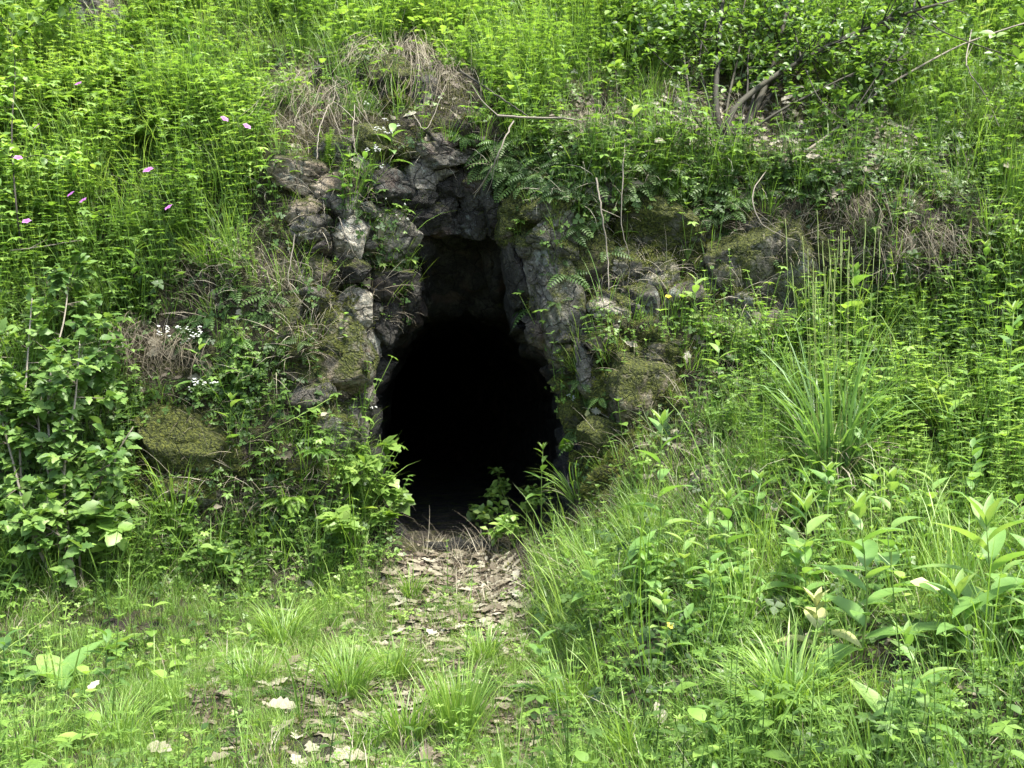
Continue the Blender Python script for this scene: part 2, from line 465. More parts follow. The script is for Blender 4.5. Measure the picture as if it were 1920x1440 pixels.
path = blobs(pxf, pyf, [(860, 1080, 170, 100, 1), (850, 1250, 320, 180, 0.8), (700, 1400, 420, 110, 0.8), (860, 1000, 120, 60, 1)])
# normals of the smooth sheet, for displacement
G0 = P0.reshape(NY, NX, 3)
du = np.gradient(G0, axis=1); dv = np.gradient(G0, axis=0)
Nn = unit(np.cross(dv, du).reshape(-1, 3))
Nn *= np.sign((-(P0 - np.array([0, 0, CAMZ])) * Nn).sum(1, keepdims=True))
f1, f2, cid = worley(P0 * np.array([3.6, 3.6, 4.4]) + 0.35 * fbm(P0 * 3, 2, 5)[:, None], 3)
block = sstep(0.0, 0.28, f2 - f1) * (0.6 + 0.8 * cid) - 0.75
lump = fbm(P0 * 2.2, 4, 21)
fine = fbm(P0 * 11.0, 4, 41)
disp = lump * (0.10 - 0.065 * path) + fine * (0.02 + 0.02 * rock) + rock * (0.17 * block + .06 * fbm(P0 * np.array([5, 5, 9.0]), 3, 14)) - 0.06 * blobs(pxf, pyf, [(860, 360, 130, 110, 1), (700, 560, 80, 150, .8)])
P1 = P0 + Nn * disp[:, None]
GRID = P1.reshape(NY, NX, 3)
du = np.gradient(GRID, axis=1); dv = np.gradient(GRID, axis=0)
N1 = unit(np.cross(dv, du).reshape(-1, 3))
N1 *= np.sign((-(P1 - np.array([0, 0, CAMZ])) * N1).sum(1, keepdims=True))
NG = unit((N1 * 0.3 + Nn * 0.7)).reshape(NY, NX, 3)
AREA = np.linalg.norm(np.cross(du, dv).reshape(-1, 3), axis=1)

# mouth of the tunnel
MOUTH = np.array([(775, 1015), (722, 960), (694, 880), (686, 780), (697, 700), (735, 640), (778, 590), (785, 540), (772, 470), (790, 437), (860, 428), (925, 432),
                  (944, 462), (944, 500), (972, 560), (984, 620), (1018, 662), (1048, 710), (1066, 790), (1072, 880), (1058, 960), (1010, 1012)], float)
INNER = np.array([(775, 1000), (716, 940), (702, 860), (700, 780), (716, 705), (744, 655), (782, 618), (810, 602), (830, 595), (850, 590), (890, 590), (915, 596),
                  (940, 606), (960, 620), (985, 645), (1008, 670), (1030, 700), (1046, 740), (1056, 790), (1058, 880), (1045, 945), (985, 1000)], float)
def inside(px, py, poly):
    r = np.zeros(len(px), bool)
    k = len(poly)
    for i in range(k):
        x1, y1 = poly[i]; x2, y2 = poly[(i + 1) % k]
        c = ((y1 > py) != (y2 > py)) & (px < (x2 - x1) * (py - y1) / (y2 - y1 + 1e-9) + x1)
        r ^= c
    return r
hole_poly = MOUTH.copy()
hole = inside(pxf, pyf, hole_poly) & (pyf < 994)
idx = np.arange(NX * NY).reshape(NY, NX)
a, b, c, d = idx[:-1, :-1].ravel(), idx[:-1, 1:].ravel(), idx[1:, 1:].ravel(), idx[1:, :-1].ravel()
keep = ~(hole[a] | hole[b] | hole[c] | hole[d])
F = np.concatenate([np.stack([a, c, b], 1)[keep], np.stack([a, d, c], 1)[keep]])
g = Geo(P1, F, np.zeros(len(P1)))
bank = emit('hillside', g, M['ground'], smooth=True)
for nm_, arr_ in (('rock_amount', rock), ('moss_amount', blobs(pxf, pyf, MOSSB)), ('lichen_amount', 0.35 * rock)):
    at = bank.data.attributes.new(nm_, 'FLOAT', 'POINT')
    at.data.foreach_set('value', arr_.astype(np.float32))
tag(bank, 'steep earth and rock bank with a worn path leading to the tunnel', None, kind='structure')

# wide ground under and behind the viewer
gg = Geo()
n_ = 60
xs = np.linspace(-60, 60, n_)
XX, YY = np.meshgrid(xs, xs)
gp = np.stack([XX.ravel(), YY.ravel(), np.full(n_ * n_, -0.12)], 1)
ii = np.arange(n_ * n_).reshape(n_, n_)
a, b, c, d = ii[:-1, :-1].ravel(), ii[:-1, 1:].ravel(), ii[1:, 1:].ravel(), ii[1:, :-1].ravel()
gg.add(gp, np.concatenate([np.stack([a, b, c], 1), np.stack([a, c, d], 1)]))
gr = emit('ground', gg, M['ground'])
tag(gr, None, None, kind='structure')

def S(px, py):
    """bilinear look-up on the sheet: position, normal"""
    u = np.clip((np.atleast_1d(np.asarray(px, float)) - gx[0]) / STEP, 0, NX - 1.001)
    v = np.clip((np.atleast_1d(np.asarray(py, float)) - gy[0]) / STEP, 0, NY - 1.001)
    i, j = u.astype(int), v.astype(int)
    fu, fv = (u - i)[:, None], (v - j)[:, None]
    def lk(A):
        return (A[j, i] * (1 - fu) + A[j, i + 1] * fu) * (1 - fv) + (A[j + 1, i] * (1 - fu) + A[j + 1, i + 1] * fu) * fv
    return lk(GRID), unit(lk(NG))

def S1(px, py):
    p, n = S(px, py)
    return p[0], n[0]

def at(px, py, off=0.0):
    """point seen at that pixel, off metres nearer than the bank"""
    Y = depth(np.array([float(px)]), np.array([float(py)]))[0] - off
    return world(px, py, Y)

# tunnel
def resamp(poly, n):
    q = np.vstack([poly, poly[:1]])
    s = np.concatenate([[0], np.cumsum(np.linalg.norm(np.diff(q, axis=0), axis=1))])
    t = np.linspace(0, s[-1], n, endpoint=False)
    return np.stack([np.interp(t, s, q[:, 0]), np.interp(t, s, q[:, 1])], 1)
nr = 160
def ringpts(poly):
    # resample each side piece by piece so the rings stay matched
    k = len(poly)
    out = []
    for i in range(k):
        p, q = poly[i], poly[(i + 1) % k]
        for j in range(8):
            out.append(p + (q - p) * j / 8.0)
    return np.array(out)
mo, inn = ringpts(MOUTH), ringpts(INNER)
cen = np.array([870, 760.0])
rings = []
mo_w = cen + (mo - cen) * 1.06
Ym = depth(mo[:, 0], mo[:, 1]) - 0.02
Ym = np.where(mo[:, 1] > 930, 7.05, Ym)
mo_v = cen + (mo - cen) * 1.32
rings.append(world(mo_v[:, 0], mo_v[:, 1], Ym + 0.55))
mo_u = cen + (mo - cen) * 1.16
rings.append(world(mo_u[:, 0], mo_u[:, 1], Ym + 0.2))
rings.append(world(mo_w[:, 0], mo_w[:, 1], Ym + 0.06))
for k, tt in enumerate(np.linspace(0, 1, 10)):
    q = mo * (1 - tt ** 1.3) + inn * tt ** 1.3
    rings.append(world(q[:, 0], q[:, 1], Ym * (1 - tt) + 8.3 * tt + 0.08))
last = rings[-1]
for k in range(1, 41):
    r = last.copy()
    r[:, 1] += 0.3 * k
    r[:, 0] = r[:, 0] - 0.0022 * k * k
    rings.append(r)
rings = np.array(rings)
nk, nrr = rings.shape[:2]
tv = rings.reshape(-1, 3)
cx_ = rings.mean(1, keepdims=True)
out = unit((rings - cx_).reshape(-1, 3) * np.array([1, 0, 1]))
f1t, f2t, cidt = worley(tv * 3.0, 9)
dsp = 0.07 * fbm(tv * 2.5, 4, 77) + 0.07 * (sstep(0, .3, f2t - f1t) - 1) * -1
ny_ = tv[:, 1]
f1p, f2p, cp = worley(tv * np.array([3.2, 3.2, 4.5]) + 7, 19)
dsp = dsp - (1 - sstep(8.0, 8.6, ny_)) * sstep(6.9, 7.3, ny_) * (.16 * cp * sstep(0, .2, f2p - f1p) + .04 * fbm(tv * 8, 3, 6))
fl = rings.reshape(-1, 3)[:, 2] < 0.55
dsp = np.where(fl, dsp * 0.2, dsp)
tv = tv + out * dsp[:, None]
tv[:, 2] = np.maximum(tv[:, 2], 0.33 + 0.02 * fbm(tv * 6, 3, 5) - 0.5 * (1 - sstep(7.3, 7.65, tv[:, 1])))
ii = np.arange(nk * nrr).reshape(nk, nrr)
a = ii[:-1].ravel(); b = np.roll(ii, -1, 1)[:-1].ravel(); c = np.roll(ii, -1, 1)[1:].ravel(); d = ii[1:].ravel()
F = np.concatenate([np.stack([a, b, c], 1), np.stack([a, c, d], 1)])
capc = len(tv)
tv = np.vstack([tv, tv[(nk - 1) * nrr:].mean(0)])
e = ii[-1]
F = np.concatenate([F, np.stack([e, np.roll(e, -1), np.full(nrr, capc)], 1)])
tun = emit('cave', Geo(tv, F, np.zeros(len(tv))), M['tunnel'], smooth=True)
tun['moss_amount'] = 0.0; tun['lichen_amount'] = 0.0
tag(tun, 'dark tunnel hewn into the rock, arched and black inside', 'cave')

# ------------------------------------------------------------------ boulders
import bmesh
_ico = {}
def ico(sub):
    if sub not in _ico:
        bm = bmesh.new()
        bmesh.ops.create_icosphere(bm, subdivisions=sub, radius=1.0)
        v = np.array([x.co[:] for x in bm.verts])
        f = np.array([[y.index for y in x.verts] for x in bm.faces])
        bm.free()
        _ico[sub] = (unit(v), f)
    return _ico[sub]

def boulder(px, py, w, h, label, mat='rock_grey', moss=0.2, lichen=0.3, sink=0.35, deep=0.8, rot=0.0, facets=13, seed=None, bump=1.0, off=None, name='boulder'):
    seed = seed if seed is not None else int(px * 7 + py * 13)
    r = np.random.default_rng(seed)
    v, f = ico(5 if max(w, h) > 45 else 4)
    v = v.copy()
    for k in range(facets + 7):
        n = unit(r.normal(size=3))
        dd = r.uniform(0.55, 0.86)
        ex = np.maximum(0, v @ n - dd)
        v -= (ex * 0.97)[:, None] * n
    v = v / np.abs(v).max(0)
    o_ = r.uniform(-50, 50, 3)
    rad = unit(v)
    f1, f2, ci = worley(v * 1.9 + o_, 1)
    dsp = 0.07 * fbm(v * 1.6 + o_, 3, 2) + 0.05 * fbm(v * 5 + o_, 4, 9) * bump + 0.03 * fbm(v * 14 + o_, 4, 4, .65) * bump
    dsp -= 0.07 * (1 - sstep(0, 0.16, f2 - f1)) * bump
    v = v + rad * dsp[:, None]
    c0 = depth(np.array([float(px)]), np.array([float(py)]))[0]
    W_, H_ = w / FPX * c0 / 2, h / FPX * c0 / 2
    D_ = deep * (W_ + H_) / 2
    v = v * np.array([W_, D_, H_])
    ca, sa = math.cos(math.radians(rot)), math.sin(math.radians(rot))
    v = np.stack([v[:, 0] * ca + v[:, 2] * sa, v[:, 1], -v[:, 0] * sa + v[:, 2] * ca], 1)
    Y = c0 + D_ * sink - 0.03 if off is None else off
    pos = world(px, py, Y)
    o = emit(name, Geo(v, f, np.zeros(len(v))), M[mat], smooth=True)
    o.location = pos
    o['moss_amount'] = float(moss); o['lichen_amount'] = float(lichen)
    tag(o, label, 'rock', 'rocks set in the bank around the tunnel mouth')
    return o

BL = [
 (566, 328, 100, 66, 'pinkish ledge stone with a mossy top, highest at the left of the mouth', 'rock_warm', .35, .3, 12),
 (640, 352, 90, 84, 'rounded lumpy grey stone just under the small green heath tuft', 'rock_warm', .15, .4, 5),
 (640, 285, 90, 60, 'grey and white stone under the pale hanging roots', 'rock_grey', .5, .5, -10),
 (702, 285, 110, 90, 'moss covered boulder dotted with white flowers above the mouth', 'rock_dark', 1.0, .1, -20),
 (716, 345, 110, 90, 'flat dark stone behind the mossy flowering boulder', 'rock_dark', .0, .3, 10),
 (779, 338, 66, 70, 'pointed brown grey stone standing over the mouth', 'rock_grey', .0, .1, 20),
 (815, 288, 120, 60, 'broad grey green stone, top of the stones over the mouth', 'rock_grey', .25, .2, 5),
 (826, 322, 66, 30, 'thin pale wedge of stone over the mouth', 'rock_grey', .2, .5, -8),
 (828, 355, 50, 48, 'square dark stone right of the pointed brown stone', 'rock_dark', .0, .3, 8),
 (868, 345, 48, 60, 'narrow upright dark stone behind the hanging pale twig', 'rock_dark', .1, .3, -8),
 (912, 345, 80, 100, 'large dark green stone left of the mossy corner', 'rock_dark', .35, .3, 20),
 (783, 378, 64, 38, 'low grey stone beneath the pointed brown stone', 'rock_dark', .1, .3, 0),
 (830, 392, 54, 46, 'blocky blackish stone with a pale edge above the mouth', 'rock_dark', .0, .6, 5),
 (792, 412, 86, 52, 'dark stone hanging at the upper left edge of the mouth', 'rock_dark', .15, .2, -8),
 (838, 428, 50, 34, 'small bluish stone in the lintel above the mouth', 'rock_dark', .0, .6, 0),
 (888, 418, 74, 56, 'dark knobbly stone at the middle of the lintel', 'rock_dark', .1, .4, 6),
 (928, 400, 40, 80, 'slim black stone in the corner of the lintel', 'rock_dark', .2, .2, 0),
 (728, 448, 112, 104, 'big purplish grey boulder overhanging the left side of the mouth', 'rock_grey', .0, .15, 12),
 (655, 445, 66, 104, 'pale sunlit block next to the big purplish boulder', 'rock_pale', .15, .3, 4),
 (682, 398, 70, 34, 'flat greenish slab wedged on the big purplish boulder', 'rock_grey', .2, .3, 8),
 (575, 392, 76, 50, 'pale stone in the weeds under the pinkish ledge stone', 'rock_warm', .3, .3, -5),
 (575, 440, 70, 34, 'whitish stone half hidden by weeds left of the pale block', 'rock_pale', .3, .3, 0),
 (598, 512, 66, 56, 'mossy brown stone under the dry forked stalk', 'rock_warm', .55, .3, 0),
 (580, 562, 74, 40, 'small mossy stone with a white patch below the forked stalk', 'rock_grey', .6, .5, 4),
 (655, 505, 70, 50, 'dark cleft stone beneath the pale sunlit block', 'rock_dark', .35, .2, 6),
 (715, 525, 100, 70, 'dark green stone under the big purplish boulder', 'rock_dark', .25, .2, -12),
 (763, 550, 50, 110, 'dark upright stone at the left lip of the mouth', 'rock_dark', .1, .4, 3),
 (668, 590, 62, 84, 'lumpy lilac grey stone like a cluster of knobs', 'rock_pale', .0, .2, -12),
 (718, 598, 66, 84, 'brownish dark stone between the knobbly stone and the mouth', 'rock_dark', .1, .3, -18),
 (694, 652, 40, 76, 'narrow pale wedge of stone beside the mossy boulder', 'rock_grey', .0, .2, 8),
 (678, 722, 44, 96, 'grey green column stone at the left edge of the mouth', 'rock_grey', .15, .6, -4),
 (664, 808, 60, 110, 'lower column stone with pale lichen left of the mouth', 'rock_grey', .3, .6, 2),
 (603, 665, 165, 190, 'large rounded boulder with olive moss left of the mouth', 'rock_warm', .55, .4, -14),
 (615, 800, 90, 100, 'grey stone low at the left of the mouth above the fern', 'rock_grey', .5, .4, 10),
 (345, 835, 170, 120, 'dark mossy boulder beside the leafy shrub', 'rock_grey', .8, .2, 5),
 (330, 925, 150, 60, 'low grey boulder at the foot of the left bank', 'rock_grey', .5, .5, 0),
 (980, 385, 100, 150, 'moss draped corner rock at the top right of the mouth', 'rock_grey', .85, .3, 8),
 (972, 510, 56, 160, 'grey green rock edge hanging inside the right of the mouth', 'rock_dark', .25, .6, -10),
 (1040, 450, 110, 110, 'square mossy block with a white edge right of the mouth', 'rock_grey', .45, .6, 4),
 (1046, 590, 96, 262, 'tall greenish lichen slab forming the right side of the mouth', 'rock_grey', .35, .45, -20),
 (1102, 700, 40, 110, 'narrow brown stone below the lichen slab', 'rock_grey', .2, .5, -14),
 (1110, 500, 90, 130, 'shaded stone behind the hanging strap ferns', 'rock_dark', .7, .3, 6),
 (1165, 500, 86, 66, 'knobbly grey stone behind the long hanging stem', 'rock_grey', .4, .5, -6),
 (1215, 520, 130, 90, 'pale pitted stone with moss patches right of the hanging stem', 'rock_pale', .4, .4, 8),
 (1150, 580, 80, 56, 'lilac grey stone low beneath the knobbly grey stone', 'rock_pale', .3, .4, 5),
 (1250, 425, 170, 100, 'rounded boulder in thick brown moss under the hanging stem tips', 'rock_grey', .85, .3, 6),
 (1390, 500, 130, 170, 'tall mossy brown boulder behind the thin weeds', 'rock_grey', .6, .5, 14),
 (1470, 510, 150, 190, 'big pitted grey boulder with green lichen on the right', 'rock_grey', .62, .8, -8),
 (1540, 480, 90, 110, 'mossy shoulder of rock under the dead grass fringe', 'rock_dark', .6, .5, 0),
 (1200, 735, 140, 140, 'mossy boulder low on the right of the mouth', 'rock_warm', .65, .2, -10),
 (1130, 640, 66, 56, 'small reddish stone beside the lichen slab', 'rock_warm', .4, .2, 0),
 (1240, 660, 90, 44, 'flat stone with yellow moss above the mossy boulder', 'rock_warm', .5, .2, 4),
 (1150, 830, 110, 90, 'moss cushion stone below the low mossy boulder', 'rock_warm', 1.0, .1, 0),
 (1350, 900, 96, 50, 'pale flat stone showing through the grass by the dead leaf', 'rock_pale', .2, .3, 0),
 (1385, 925, 60, 30, 'small pale stone peeping out below the flat stone', 'rock_pale', .2, .3, 0),
 (1895, 525, 90, 70, 'pinkish grey stone at the right edge of the picture', 'rock_warm', .2, .3, 5),
 (1870, 590, 80, 60, 'smooth grey stone under the stone at the right edge', 'rock_grey', .2, .3, 5),
 (180, 36, 110, 90, 'lichened rock high at the upper left', 'rock_grey', .3, .7, 0),
 (250, 20, 60, 90, 'dark mossy rock beside the lichened rock at upper left', 'rock_dark', .7, .3, 0),
 (742, 160, 110, 90, 'green mossy rock under the large dead grass tussock', 'rock_dark', .6, .5, 6),
]
for (px, py, w, h, lb, mt, ms_, li, ro) in BL:
    big = max(w, h)
    boulder(px, py, w * 1.3, h * 1.27, lb, mt, ms_, li * .7, sink=(0.45 if px > 1340 and py < 560 and px < 1600 else 0.58 if px < 700 else 0.66) if big < 180 or px > 1300 else 0.7, deep=0.85, rot=ro, bump=0.7 if 'smooth' in lb else 1.0)

# ------------------------------------------------------------------ plant templates (leaf along +x, upper face +z)
def strip(L, ws, bend=0.0, fold=0.15, droop=0.0, t0=0.5, t1=0.5):
    """leaf of length L; ws: half widths along it; three vertices across"""
    k = len(ws)
    s = np.linspace(0, 1, k)
    a = bend * s
    x = np.concatenate([[0], np.cumsum(np.cos((a[1:] + a[:-1]) / 2) * L / (k - 1))])
    z = -np.concatenate([[0], np.cumsum(np.sin((a[1:] + a[:-1]) / 2) * L / (k - 1))])
    ws = np.array(ws)
    l = np.stack([x, ws, z + fold * ws], 1); m = np.stack([x, 0 * ws, z], 1); r = np.stack([x, -ws, z + fold * ws], 1)
    V = np.stack([l, m, r], 1).reshape(-1, 3)
    F = []
    for i in range(k - 1):
        A, B = i * 3, (i + 1) * 3
        if ws[i] > 1e-6 and ws[i + 1] > 1e-6:
            F += [(A, A + 1, B + 1), (A, B + 1, B), (A + 1, A + 2, B + 2), (A + 1, B + 2, B + 1)]
        elif ws[i] > 1e-6:
            F += [(A, A + 1, B + 1), (A + 1, A + 2, B + 1)]
        elif ws[i + 1] > 1e-6:
            F += [(A + 1, B + 1, B), (A + 1, B + 2, B + 1)]
    T = np.repeat(t0 + (t1 - t0) * s, 3)
    return Geo(V, np.array(F), T)

def diamond(L, w, fold=0.2, t=0.5):
    V = np.array([(0, 0, 0), (0.45 * L, w, fold * w), (0.45 * L, -w, fold * w), (L, 0, -0.08 * L)])
    F = np.array([(0, 3, 1), (0, 2, 3)])
    return Geo(V, F, np.full(4, t))

def ovate(L, w, bend=0.5, fold=0.25):
    return strip(L, [w * q for q in (0.05, 0.8, 1.0, 0.7, 0.0)], bend, fold)

def lance(L, w, bend=0.8, fold=0.3, n=7):
    s = np.linspace(0, 1, n)
    ws = w * np.sin(np.pi * np.clip(s, 0, 1) ** 0.8) ** 0.9
    ws[0] = w * 0.12; ws[-1] = 0
    return strip(L, list(ws), bend, fold)

def lobed(L, w, lobes=3, bend=0.4, fold=0.2, deep=0.4):
    n = lobes * 4 + 3
    s = np.linspace(0, 1, n)
    env = np.sin(np.pi * s ** 0.75) ** 0.7
    ws = w * env * (1 - deep * 0.5 * (1 + np.cos(2 * np.pi * s * (lobes + 0.5))))
    ws[0] = w * 0.06; ws[-1] = 0
    return strip(L, list(np.maximum(ws, 0)), bend, fold)

def palmate(R, n=5, w=0.32, spread=2.2):
    g = Geo()
    an = np.linspace(-spread, spread, n)
    for a in an:
        l = R * (1 - 0.25 * abs(a) / spread)
        g.inst(diamond(l, l * w, 0.15), frames(np.array([[math.cos(a), math.sin(a), -0.12]]), (0, 0, 1)), np.zeros((1, 3)), np.ones(1))
    return g

def tube(pts, r0, r1, sides=4, t=0.5):
    pts = np.asarray(pts, float)
    k = len(pts)
    d = unit(np.gradient(pts, axis=0))
    up = np.array([0.13, 1, 0.07])
    x = unit(np.cross(d, up)); y = np.cross(d, x)
    a = np.linspace(0, 2 * np.pi, sides, endpoint=False)
    rr = np.interp(np.linspace(0, 1, k), [0, 1], [r0, r1])
    V = pts[:, None] + rr[:, None, None] * (np.cos(a)[None, :, None] * x[:, None] + np.sin(a)[None, :, None] * y[:, None])
    F = []
    for i in range(k - 1):
        for j in range(sides):
            A, B = i * sides + j, i * sides + (j + 1) % sides
            C, D = A + sides, B + sides
            F += [(A, B, D), (A, D, C)]
    e = (k - 1) * sides
    for j in range(1, sides - 1):
        F.append((e, e + j, e + j + 1))
    return Geo(V.reshape(-1, 3), np.array(F), np.full(k * sides, t))

def curve(p0, p1, sag=0.0, n=8, wob=0.0, r=None):
    s = np.linspace(0, 1, n)[:, None]
    p = np.asarray(p0) * (1 - s) + np.asarray(p1) * s
    p[:, 2] += sag * 4 * (s * (1 - s))[:, 0]
    if wob and r is not None:
        w = r.normal(size=(n, 3)) * wob
        w[0] = 0; w[-1] = 0
        p += w
    return p

def smooth_line(pts, n=16):
    pts = np.asarray(pts, float)
    k = len(pts)
    if k < 3:
        s = np.linspace(0, 1, n)[:, None]
        return pts[0] * (1 - s) + pts[-1] * s
    t = np.linspace(0, k - 1, n)
    i = np.clip(t.astype(int), 0, k - 2)
    f = (t - i)[:, None]
    p = np.vstack([2 * pts[0] - pts[1], pts, 2 * pts[-1] - pts[-2]])
    a, b, c, d = p[i], p[i + 1], p[i + 2], p[i + 3]
    return 0.5 * (2 * b + (c - a) * f + (2 * a - 5 * b + 4 * c - d) * f * f + (3 * b - a - 3 * c + d) * f ** 3)

# grass blade: ribbon arching over
def blades(r, n, h, spread, w, arch=(0.3, 1.3), seg=5, hv=0.35, t=(0.3, 0.8), up=0.25, kink=False):
    """n arched blades from a small base disc; vectorised"""
    az = r.uniform(0, 2 * np.pi, n)
    L = h * r.uniform(1 - hv, 1 + hv * 0.6, n)
    tilt = np.abs(r.normal(0, up, n)) + 0.03
    ar = r.uniform(arch[0], arch[1], n)
    rad = spread * np.sqrt(r.uniform(0, 1, n))
    s = np.linspace(0, 1, seg + 1)
    ang = tilt[:, None] + ar[:, None] * s[None] ** 1.5
    dl = L[:, None] / seg
    mid = (ang[:, 1:] + ang[:, :-1]) / 2
    hr = np.concatenate([np.zeros((n, 1)), np.cumsum(np.sin(mid) * dl, 1)], 1)
    zz = np.concatenate([np.zeros((n, 1)), np.cumsum(np.cos(mid) * dl, 1)], 1)
    a2 = az + r.normal(0, 0.6, n)
    bx = rad * np.cos(az); by = rad * np.sin(az)
    dx, dy = np.cos(a2), np.sin(a2)
    cx = bx[:, None] + hr * dx[:, None]; cy = by[:, None] + hr * dy[:, None]
    ww = w * r.uniform(0.6, 1.3, n)[:, None] * np.array([0.7, 1, 1, 0.85, 0.55, 0.0])[None, :seg + 1] if seg == 5 else w * r.uniform(0.6, 1.3, n)[:, None] * np.linspace(1, 0.0, seg + 1)[None]
    # twist so the ribbon faces different ways
    tw = r.uniform(-0.9, 0.9, n)
    sx, sy = -np.sin(a2 + tw), np.cos(a2 + tw)
    Lf = np.stack([cx + ww * sx[:, None], cy + ww * sy[:, None], zz], -1)
    Rt = np.stack([cx - ww * sx[:, None], cy - ww * sy[:, None], zz], -1)
    V = np.stack([Lf, Rt], 2).reshape(n, -1, 3)
    F = []
    for i in range(seg):
        A = i * 2
        if i < seg - 1:
            F += [(A, A + 1, A + 3), (A, A + 3, A + 2)]
        else:
            F += [(A, A + 1, A + 3)]
    F = np.array(F)
    FF = F[None] + (np.arange(n) * V.shape[1])[:, None, None]
    T = r.uniform(t[0], t[1], n)[:, None] + np.repeat(np.linspace(-0.15, 0.12, seg + 1), 2)[None]
    return Geo(V.reshape(-1, 3), FF.reshape(-1, 3), T.reshape(-1))

def herb_whorl(r, h, leafL=0.022, w=0.003, n=6, step=0.03):
    """bedstraw-like stem with whorls of narrow leaves"""
    g = Geo()
    tip = np.array([r.normal(0, 0.12) * h, r.normal(0, 0.12) * h, h])
    c = curve((0, 0, 0), tip, 0, 6)
    g.merge(tube(c, 0.0014, 0.0008, 3, 0.55))
    k = max(3, int(h / step))
    for i in range(k):
        s = (i + 1) / k
        p = tip * s
        a = np.arange(n) * 2 * np.pi / n + r.uniform(0, 6)
        sc = leafL * (1.15 - 0.5 * s)
        d = np.stack([np.cos(a), np.sin(a), np.full(n, 0.35 * s + r.uniform(-0.1, 0.2))], 1)
        g.inst(diamond(1, w / leafL, 0.1, 0.5), frames(d, (0, 0, 1)), np.tile(p, (n, 1)), np.full(n, sc), np.full(n, 0.25 * s - 0.1))
    return g

def herb_pairs(r, h, leafL=0.035, w=0.3, step=0.035, kind='ovate', cross=True, tipup=True):
    """upright stem with opposite pairs of pointed leaves"""
    g = Geo()
    tip = np.array([r.normal(0, 0.1) * h, r.normal(0, 0.1) * h, h])
    g.merge(tube(curve((0, 0, 0), tip, 0, 6), 0.002, 0.001, 3, 0.5))
    tpl = ovate(1, w, 0.5) if kind == 'ovate' else diamond(1, w, 0.25)
    k = max(2, int(h / step))
    for i in range(k):
        s = (i + 0.7) / k
        a0 = (i % 2) * np.pi / 2 + r.uniform(-0.4, 0.4)
        a = np.array([a0, a0 + np.pi])
        sc = leafL * (1.1 - 0.45 * s) * r.uniform(0.7, 1.2, 2)
        el = 0.1 + 0.7 * s ** 3
        d = np.stack([np.cos(a), np.sin(a), np.full(2, el)], 1)
        g.inst(tpl, frames(d, (0, 0, 1)), np.tile(tip * s, (2, 1)), sc, np.full(2, 0.25 * s - 0.12) + r.uniform(-0.1, 0.1))
    return g

def herb_palm(r, h, n=5, R=0.03):
    """cranesbill-like tuft: thin petioles carrying palmate leaves"""
    g = Geo()
    for i in range(n):
        a = r.uniform(0, 2 * np.pi)
        hh = h * r.uniform(0.4, 1.0)
        p = np.array([math.cos(a) * hh * 0.35, math.sin(a) * hh * 0.35, hh])
        g.merge(tube(curve((0, 0, 0), p, 0.0, 4), 0.0012, 0.0009, 3, 0.55))
        d = np.array([[math.cos(a), math.sin(a), r.uniform(-0.4, 0.3)]])
        g.inst(palmate(1, r.integers(5, 8), 0.24), frames(d, (0, 0, 1)), p[None], np.array([R * r.uniform(0.7, 1.3)]), np.array([r.uniform(-0.2, 0.25)]))
    return g

def herb_clover(r, rad, n=14, R=0.011, h=0.05):
    g = Geo()
    leaf = Geo()
    for a in (0, 2.1, 4.2):
        leaf.inst(diamond(1, 0.42, 0.1), frames(np.array([[math.cos(a), math.sin(a), 0.05]]), (0, 0, 1)), np.zeros((1, 3)), np.ones(1))
    q = r.uniform(-1, 1, (n, 2)) * rad
    p = np.stack([q[:, 0], q[:, 1], r.uniform(0.2, 1, n) * h], 1)
    nrm = unit(np.stack([r.normal(0, .35, n), r.normal(0, .35, n), np.ones(n)], 1))
    R_ = zrots(r.uniform(0, 6.3, n), nrm, 1.0)
    g.inst(leaf, R_, p, R * r.uniform(0.6, 1.4, n), r.uniform(-0.25, 0.25, n))
    return g

def frond(r, L, pairs=16, w=0.22, bend=1.0, pw=0.42, t=0.5, rise=0.9):
    """fern frond rising then arching over; pinnae flat"""
    s = np.linspace(0, 1, pairs + 3)
    ang = rise - bend * s ** 1.2
    x = np.concatenate([[0], np.cumsum(np.cos(ang[1:]) * L / (len(s) - 1))])
    z = np.concatenate([[0], np.cumsum(np.sin(ang[1:]) * L / (len(s) - 1))])
    pts = np.stack([x, 0 * x, z], 1)
    g = tube(pts, 0.0018, 0.0006, 3, t + 0.1)
    tpl = diamond(1, pw * 0.5, 0.1, t)
    i = np.arange(2, pairs + 2)
    env = np.sin(np.pi * np.clip((i - 1.0) / (pairs + 1.2), 0, 1) ** 0.65)
    tang = unit(np.gradient(pts, axis=0))[i]
    for sd in (1, -1):
        d = np.stack([tang[:, 0] * 0.35, np.full(len(i), sd), tang[:, 2] * 0.35 - 0.12], 1)
        nz = np.stack([-tang[:, 2], 0 * tang[:, 0], tang[:, 0]], 1)
        g.inst(tpl, frames(d, nz), pts[i], np.stack([L * w * env, L * w * 0.55 * np.ones(len(i)), L * w * np.ones(len(i))], 1), r.uniform(-0.1, 0.1, len(i)) + 0.1 * s[i])
    return g

def fern(r, n=8, L=0.25, pairs=16, w=0.22, bend=1.0, pw=0.42, fan=2 * np.pi, az0=0.0, rise=0.9):
    g = Geo()
    for k in range(n):
        a = az0 + (k + r.uniform(-0.3, 0.3)) / n * fan - (fan / 2 if fan < 6 else 0)
        fr = frond(r, L * r.uniform(0.7, 1.15), pairs, w, bend * r.uniform(0.7, 1.3), pw, 0.5, rise * r.uniform(0.6, 1.2))
        g.inst(fr, zrots(np.array([a])), np.array([[r.normal(0, .008), r.normal(0, .008), 0]]), np.ones(1), np.array([r.uniform(-.15, .15)]))
    return g

